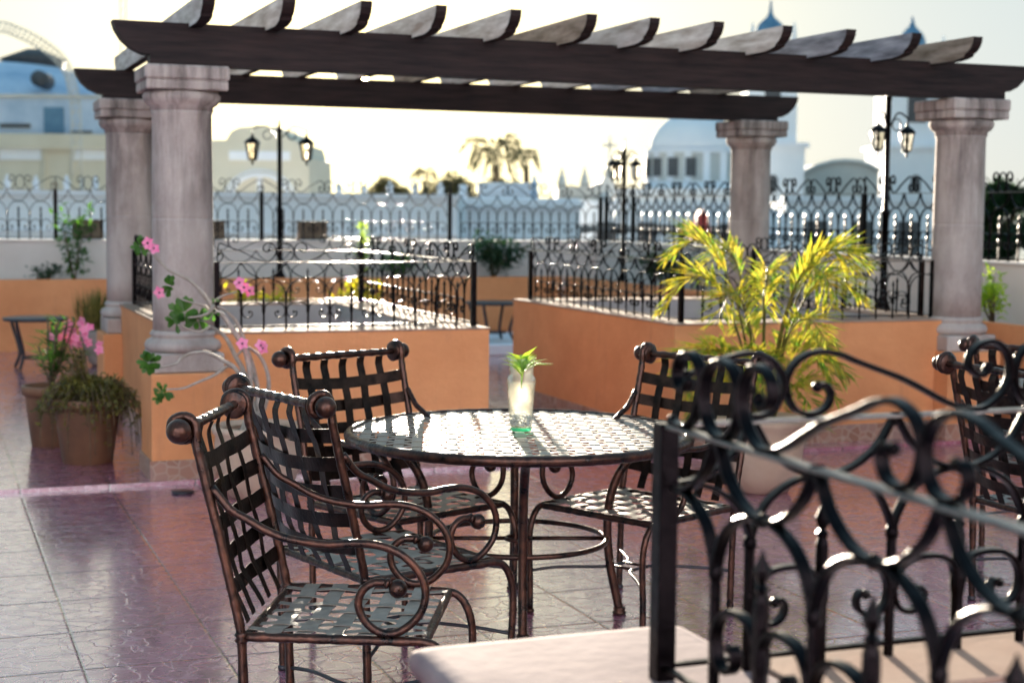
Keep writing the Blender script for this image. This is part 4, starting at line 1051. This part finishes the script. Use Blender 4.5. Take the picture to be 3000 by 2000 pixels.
cr = MB(); a_, b_ = q(1787, 470); _, c_ = q(1787, 398); cr.box(a_ - .12, a_ + .12, .9, 1.1, b_ - .5, c_); _, d_ = q(1787, 425); cr.box(a_ - .55, a_ + .55, .9, 1.1, d_ - .12, d_ + .12); cr.build('cross', 'grey_facade', o)

# white domed building
o, q = bld('domed_church', 'white church with a low dome on a pilastered drum', 'church', 100, 2075)
cx, zd0 = q(2075, 526); xl_, zd1 = q(1930, 437); Rd = cx - xl_
MB().lathe([(Rd, zd0), (Rd, zd1)], (cx, 8), n=40, cap=False, smooth=True).build('drum', 'grey_facade', o)
q2 = MB()
for i in range(16):
    a = 2 * pi * (i + .35) / 16; q2.box(cx + (Rd) * cos(a) - .22, cx + Rd * cos(a) + .22, 8 + Rd * sin(a) - .22, 8 + Rd * sin(a) + .22, zd0, zd1)
q2.lathe([(Rd * 1.04, zd1), (Rd * 1.06, zd1 + .25), (Rd * .97, zd1 + .3)], (cx, 8), n=40); q2.build('pilasters', 'white_trim', o)
q2 = MB()
for i in range(12):
    a = 2 * pi * (i + .5) / 16; q2.box(cx + Rd * 1.0 * cos(a) - .35, cx + Rd * 1.0 * cos(a) + .35, 8 + Rd * sin(a) * 1.0 - .25, 8 + Rd * sin(a) * 1.0 + .25, zd0 + .3, zd1 - .35)
q2.build('windows', 'dark_opening', o)
prof = [(Rd * .97 * cos(a), zd1 + .3 + Rd * .80 * sin(a)) for a in [pi / 2 * i / 12 for i in range(12)]] + [(.3, zd1 + .3 + Rd * .82), (.3, zd1 + Rd * .9)]
MB().lathe(prof, (cx, 8), n=40).build('dome', 'white_trim', o)
a0, zz = q(1905, 552); a1, _ = q(2250, 552)
MB().lathe([(Rd * 1.22, zz - .1), (Rd * 1.02, zd0)], (cx, 8), n=40).build('skirt_roof', 'white_trim', o)
a0, zz = q(1800, 556); MB().box(a0, a1, 0, 18, 0, zz).build('nave', 'white_facade', o); MB().box(a0 - .2, a1, -.2, .1, zz - .3, zz + .1).build('cornice', 'white_trim', o)

# twin towers
def tower(label, dep, px, body_l, body_r, y_top, base_l, base_r, y_mid, dome_r, dome_base, dome_top, spire):
    o, q = bld('bell_tower', label, 'church tower', dep, px)
    o['group'] = 'twin church towers'
    a0, _ = q(body_l, 300); a1, zt_ = q(body_r, y_top); _, zm = q(px, y_mid); b0, _ = q(base_l, 500); b1, _ = q(base_r, 500)
    MB().box(b0, b1, 0, b1 - b0, 0, zm).build('lower_stage', 'white_facade', o); MB().box(b0 - .3, b1 + .3, -.3, b1 - b0 + .3, zm, zm + .35).build('cornice', 'white_trim', o)
    w = a1 - a0; MB().box(a0, a1, .5, .5 + w, zm + .35, zt_).build('upper_stage', 'white_facade', o)
    MB().box(a0 - .25, a1 + .25, .25, .75 + w, zt_, zt_ + .3).build('upper_cornice', 'white_trim', o)
    cx = (a0 + a1) / 2; _, zdb = q(px, dome_base); _, zdt = q(px, dome_top); _, zs = q(px, spire); r = dome_r / FPX * dep; h = zdt - zdb
    MB().lathe([(r * 1.02, zt_ + .3), (r * 1.02, zdb)], (cx, .5 + w / 2), n=16, cap=False).build('drum', 'white_facade', o)
    MB().lathe([(r * 1.08, zdb - .1), (r * 1.02, zdb + .1), (r * .98, zdb + h * .25), (r * .80, zdb + h * .5), (r * .5, zdb + h * .68), (r * .25, zdb + h * .82), (r * .14, zdb + h), (.05, zs)], (cx, .5 + w / 2), n=24).build('dome', 'dome_blue', o)
    for sg in (-1, 1):
        MB().lathe([(.25, 0), (.3, .5), (.12, .8), (.18, 1.1), (.02, 1.9)], (cx + sg * (w / 2 - .3), .8), n=8, z0=zt_ + .3).build('corner_pinnacle', 'white_trim', o)
    wx, wz = q((base_l + base_r) / 2 - 5, 540); q2 = MB(); ww = 14 / FPX * dep; hh = 45 / FPX * dep
    q2.prism([(wx - ww, wz - hh * .5), (wx + ww, wz - hh * .5), (wx + ww, wz + hh * .3)] + [(wx + ww * cos(t_), wz + hh * .3 + ww * sin(t_)) for t_ in [pi * i / 8 for i in range(1, 8)]] + [(wx - ww, wz + hh * .3)], 'y', -.06, 0); q2.build('arched_window', 'dark_opening', o)
    q2 = MB(); cw = w * .16; cz_ = (zm + zt_) / 2 + (zt_ - zm) * .12
    q2.prism([(cx - cw, cz_ - 2.2), (cx + cw, cz_ - 2.2)] + [(cx + cw * cos(t_), cz_ + cw * sin(t_)) for t_ in [pi * i / 8 for i in range(9)]], 'y', .42, .5); q2.build('belfry_opening', 'dark_opening', o)
tower('left church tower with a blue dome, rising behind the far right column', 120, 2262, 2190, 2336, 150, 2180, 2355, 432, 45, 102, 32, -5)
tower('right church tower with a blue dome, behind the front right column', 128, 2686, 2600, 2772, 185, 2580, 2792, 438, 41, 132, 58, 42)
o, q = bld('church_gable', 'grey segmental church gable between the two towers', 'church', 122, 2470)
pts = [(2350, 520), (2375, 500), (2410, 484), (2450, 473), (2489, 470), (2530, 473), (2560, 482), (2590, 500)]
poly = [q(*a) for a in pts]; poly = [(poly[0][0], 0)] + poly + [(poly[-1][0], 0)]
MB().prism(poly, 'y', 2, 14).build('facade', 'grey_facade', o)
edge = [q(*a) for a in pts]; q2 = MB(); q2.tube([(a, 1.9, b_) for a, b_ in edge], .22, 6); q2.build('coping', 'grey_facade', o)
# nearer pale blocks below the skyline
for (dep, pa, pb, py, lab, nm) in [(64, 1690, 2330, 600, 'pale flat-roofed block below the church seen through the fence', 'flat_block'), (58, 2300, 2900, 590, 'pale flat-roofed block at the right seen through the fence', 'flat_block')]:
    o, q = bld(nm, lab, 'building', dep, pa); a0, zz = q(pa, py); a1, _ = q(pb, py); MB().box(a0, a1, 0, 12, 0, zz).build('wall', 'white_facade', o)
    MB().box(a0 - .1, a1 + .1, -.15, .3, zz, zz + .2).build('cornice', 'white_trim', o)
    q2 = MB(); n = int((a1 - a0) / 1.7)
    for i in range(n):
        wx = a0 + .8 + i * 1.7; wo = MB().box(wx, wx + .8, -.03, 0, zz - 2.0, zz - .7); wo.build('window', 'dark_opening', o)
o, q = bld('awning', 'long dark awning along the pale block left of the far right column', 'awning', 40, 1900); a0, zz = q(1700, 668); a1, z2 = q(2120, 684)
MB().prism([(0, z2), (1.6, zz), (1.6, zz + .06), (0, z2 + .06)], 'x', a0, a1).build('cloth', 'dark_opening', o); 
q2 = MB()
for i in range(5): q2.tube([(a0 + (a1 - a0) * i / 4, .05, 0), (a0 + (a1 - a0) * i / 4, .05, z2)], .04, 6)
q2.build('posts', 'dark_opening', o)
o, q = bld('red_stall', 'red market stall cover beyond the fence left of the far right column', 'stall', 36, 2060); a0, zz = q(2036, 652); a1, z2 = q(2085, 706)
MB().prism([(a0, z2), (a1, z2), (a1 - .05, zz + .1), ((a0 + a1) / 2, zz + .3), (a0 + .05, zz + .1)], 'y', 0, 1).build('cover', 'red_cloth', o); MB().box(a0 + .05, a1 - .05, .1, .9, 0, z2).build('base', 'grey_facade', o)

# ------------------------------------------------------------------ trees beyond
def far_tree(name, label, px, dep, ytop, ybot, wpx, n, mat, ls, group='trees beyond the terrace', seed=1, lob=7):
    random.seed(seed)
    b0 = bear(px, 600, dep); p = site(px, 600, dep); o = thing(name, label, 'tree', (p.x, p.y, -9.0), -TH, group)
    zt_ = bear(px, ytop, dep)[2] + 9; zb_ = bear(px, ybot, dep)[2] + 9; w = wpx / FPX * dep / 2
    q2 = MB(); q2.tube(smooth_path([(0, 0, 0), (.2, 0, zb_ * .5), (0, 0, zb_ + (zt_ - zb_) * .3)], 4), [.35 - .02 * i for i in range(9)], 8)
    lf = MB(); lf.raw = True; cl = []
    H = zt_ - zb_
    for i in range(lob):
        a = random.uniform(0, 2 * pi); r = random.uniform(.1, .68) * w; cl.append(Vector((r * cos(a), r * sin(a), zb_ + H * random.uniform(.15, .72))))
        q2.tube([(0, 0, zb_ * .8), cl[-1] * .5 + Vector((0, 0, zb_ * .45)), cl[-1]], [.16, .10, .04], 5)
    cl.append(Vector((0, 0, zb_ + H * .75)))
    for i in range(n):
        c = random.choice(cl); v_ = Vector((random.gauss(0, 1), random.gauss(0, 1), random.gauss(0, .8))); v_ = v_.normalized() * random.uniform(.55, 1.0) * min(w * .42, H * .33)
        lf.leaf(c + v_, (random.uniform(-1, 1), random.uniform(-1, 1), random.uniform(-.6, .8)), (0, 0, 1), ls * random.uniform(.7, 1.4), ls * .55)
    q2.build('trunk', 'dry_stem', o); lf.build('crown', mat, o)
far_tree('broadleaf_tree', 'rounded backlit tree right of the gabled building on the skyline', 1130, 90, 518, 640, 150, 2600, 'leaf_far', .32, seed=2)
far_tree('broadleaf_tree', 'backlit tree between the two palms on the skyline', 1320, 95, 512, 640, 190, 3000, 'leaf_far', .34, seed=3)
far_tree('broadleaf_tree', 'low backlit tree below the large palm', 1455, 100, 520, 640, 170, 2600, 'leaf_far', .34, seed=4)
far_tree('broadleaf_tree', 'dark dense tree at the right edge, left part', 2925, 46, 490, 800, 190, 5200, 'leaf_dark', .26, seed=5, lob=10)
far_tree('broadleaf_tree', 'dark dense tree cut by the right edge', 3060, 44, 470, 800, 190, 4200, 'leaf_dark', .26, seed=6, lob=10)
def palm(label, px, dep, ycrown, R_, n, seed, trunk=.16):
    random.seed(seed); p = site(px, 600, dep); o = thing('palm_tree', label, 'palm', (p.x, p.y, -9.0), -TH, 'palms on the skyline')
    zc = bear(px, ycrown, dep)[2] + 9
    MB().tube(smooth_path([(.6, 0, 0), (.25, 0, zc * .5), (0, 0, zc)], 6), [trunk * (1.3 - .5 * i / 12) for i in range(13)], 8).build('trunk', 'dry_stem', o)
    lf = MB(); lf.raw = True; sm = MB()
    for i in range(n):
        az = 2 * pi * i / n + random.uniform(-.3, .3); up = random.uniform(.1, 1)
        frond(lf, (0, 0, zc), az, R_ * random.uniform(1.1, 1.5), R_ * (.2 + .75 * up), R_ * random.uniform(.35, .9), nl=26, lw=R_ * .045, ll=R_ * .42, stem=sm)
    lf.build('fronds', 'leaf_far', o); sm.build('rachis', 'dry_stem', o)
palm('large backlit coconut palm against the bright sky', 1452, 68, 482, 1.65, 13, 8)
palm('drooping palm crown just right of the large palm', 1540, 72, 485, .95, 10, 9)
palm('small distant palm between the backlit trees', 1242, 100, 530, 1.1, 11, 10)

# ------------------------------------------------------------------ light, sky, air
SUN_EL = radians(4.75); SUN_AZ = radians(15.2)   # azimuth clockwise from +Y
sdir = Vector((sin(SUN_AZ) * cos(SUN_EL), cos(SUN_AZ) * cos(SUN_EL), sin(SUN_EL)))
sd_ = bpy.data.lights.new('sun', 'SUN'); sun = bpy.data.objects.new('sun', sd_); COL.objects.link(sun)
sd_.energy = 5.0; sd_.angle = radians(.6); sd_.color = (1, .86, .69)
sun.rotation_euler = sdir.to_track_quat('Z', 'Y').to_euler()
w = bpy.data.worlds.new('World'); SC.world = w; w.use_nodes = True; t = w.node_tree; t.nodes.clear()
ow = N(t, 'ShaderNodeOutputWorld'); bg = N(t, 'ShaderNodeBackground'); sk = N(t, 'ShaderNodeTexSky'); sk.sky_type = 'NISHITA'
sk.sun_disc = False; sk.sun_elevation = SUN_EL; sk.sun_rotation = SUN_AZ; sk.altitude = 10; sk.air_density = 1.0; sk.dust_density = 0.3; sk.ozone_density = 3.0
bg.inputs[1].default_value = 1.0
# sky brightness compressed and tinted per channel; warm sun halo and disc added
vm = N(t, 'ShaderNodeVectorMath', operation='MULTIPLY'); vm.inputs[1].default_value = (.29, .40, .66); t.links.new(sk.outputs[0], vm.inputs[0])
va = N(t, 'ShaderNodeVectorMath', operation='MULTIPLY_ADD'); va.inputs[1].default_value = (1 / .142, 1 / .147, 1 / .142); va.inputs[2].default_value = (1, 1, 1); t.links.new(vm.outputs[0], va.inputs[0])
vd = N(t, 'ShaderNodeVectorMath', operation='DIVIDE'); t.links.new(vm.outputs[0], vd.inputs[0]); t.links.new(va.outputs[0], vd.inputs[1])
tcw = N(t, 'ShaderNodeTexCoord'); dt = N(t, 'ShaderNodeVectorMath', operation='DOT_PRODUCT'); t.links.new(tcw.outputs['Generated'], dt.inputs[0]); dt.inputs[1].default_value = sdir
mx0 = N(t, 'ShaderNodeMath', operation='MAXIMUM'); t.links.new(dt.outputs['Value'], mx0.inputs[0]); mx0.inputs[1].default_value = 0
pw = N(t, 'ShaderNodeMath', operation='POWER'); t.links.new(mx0.outputs[0], pw.inputs[0]); pw.inputs[1].default_value = 110
dk = N(t, 'ShaderNodeMath', operation='GREATER_THAN'); t.links.new(mx0.outputs[0], dk.inputs[0]); dk.inputs[1].default_value = cos(radians(.30))
dk2 = N(t, 'ShaderNodeMath', operation='MULTIPLY'); t.links.new(dk.outputs[0], dk2.inputs[0]); dk2.inputs[1].default_value = 1500
sm1 = N(t, 'ShaderNodeMath', operation='MULTIPLY_ADD'); t.links.new(pw.outputs[0], sm1.inputs[0]); sm1.inputs[1].default_value = .40; pw2 = N(t, 'ShaderNodeMath', operation='POWER'); t.links.new(mx0.outputs[0], pw2.inputs[0]); pw2.inputs[1].default_value = 28
sm0 = N(t, 'ShaderNodeMath', operation='MULTIPLY_ADD'); t.links.new(pw2.outputs[0], sm0.inputs[0]); sm0.inputs[1].default_value = .10; t.links.new(dk2.outputs[0], sm0.inputs[2])
t.links.new(sm0.outputs[0], sm1.inputs[2])
hl = N(t, 'ShaderNodeVectorMath', operation='SCALE'); hl.inputs[0].default_value = (1, .76, .26); t.links.new(sm1.outputs[0], hl.inputs['Scale'])
ad = N(t, 'ShaderNodeVectorMath', operation='ADD'); t.links.new(vd.outputs[0], ad.inputs[0]); t.links.new(hl.outputs[0], ad.inputs[1])
t.links.new(ad.outputs[0], bg.inputs[0]); t.links.new(bg.outputs[0], ow.inputs[0])

SC.view_settings.view_transform = 'Standard'; SC.view_settings.look = 'None'; SC.view_settings.gamma = 1.0
SC.view_settings.exposure = 2.56
SC.render.engine = 'CYCLES'; SC.cycles.use_denoising = True; SC.cycles.max_bounces = 14; SC.cycles.transmission_bounces = 14; SC.cycles.transparent_max_bounces = 8; SC.cycles.diffuse_bounces = 4; SC.cycles.glossy_bounces = 4
SC.cycles.caustics_reflective = False; SC.cycles.caustics_refractive = False; SC.cycles.sample_clamp_indirect = 4
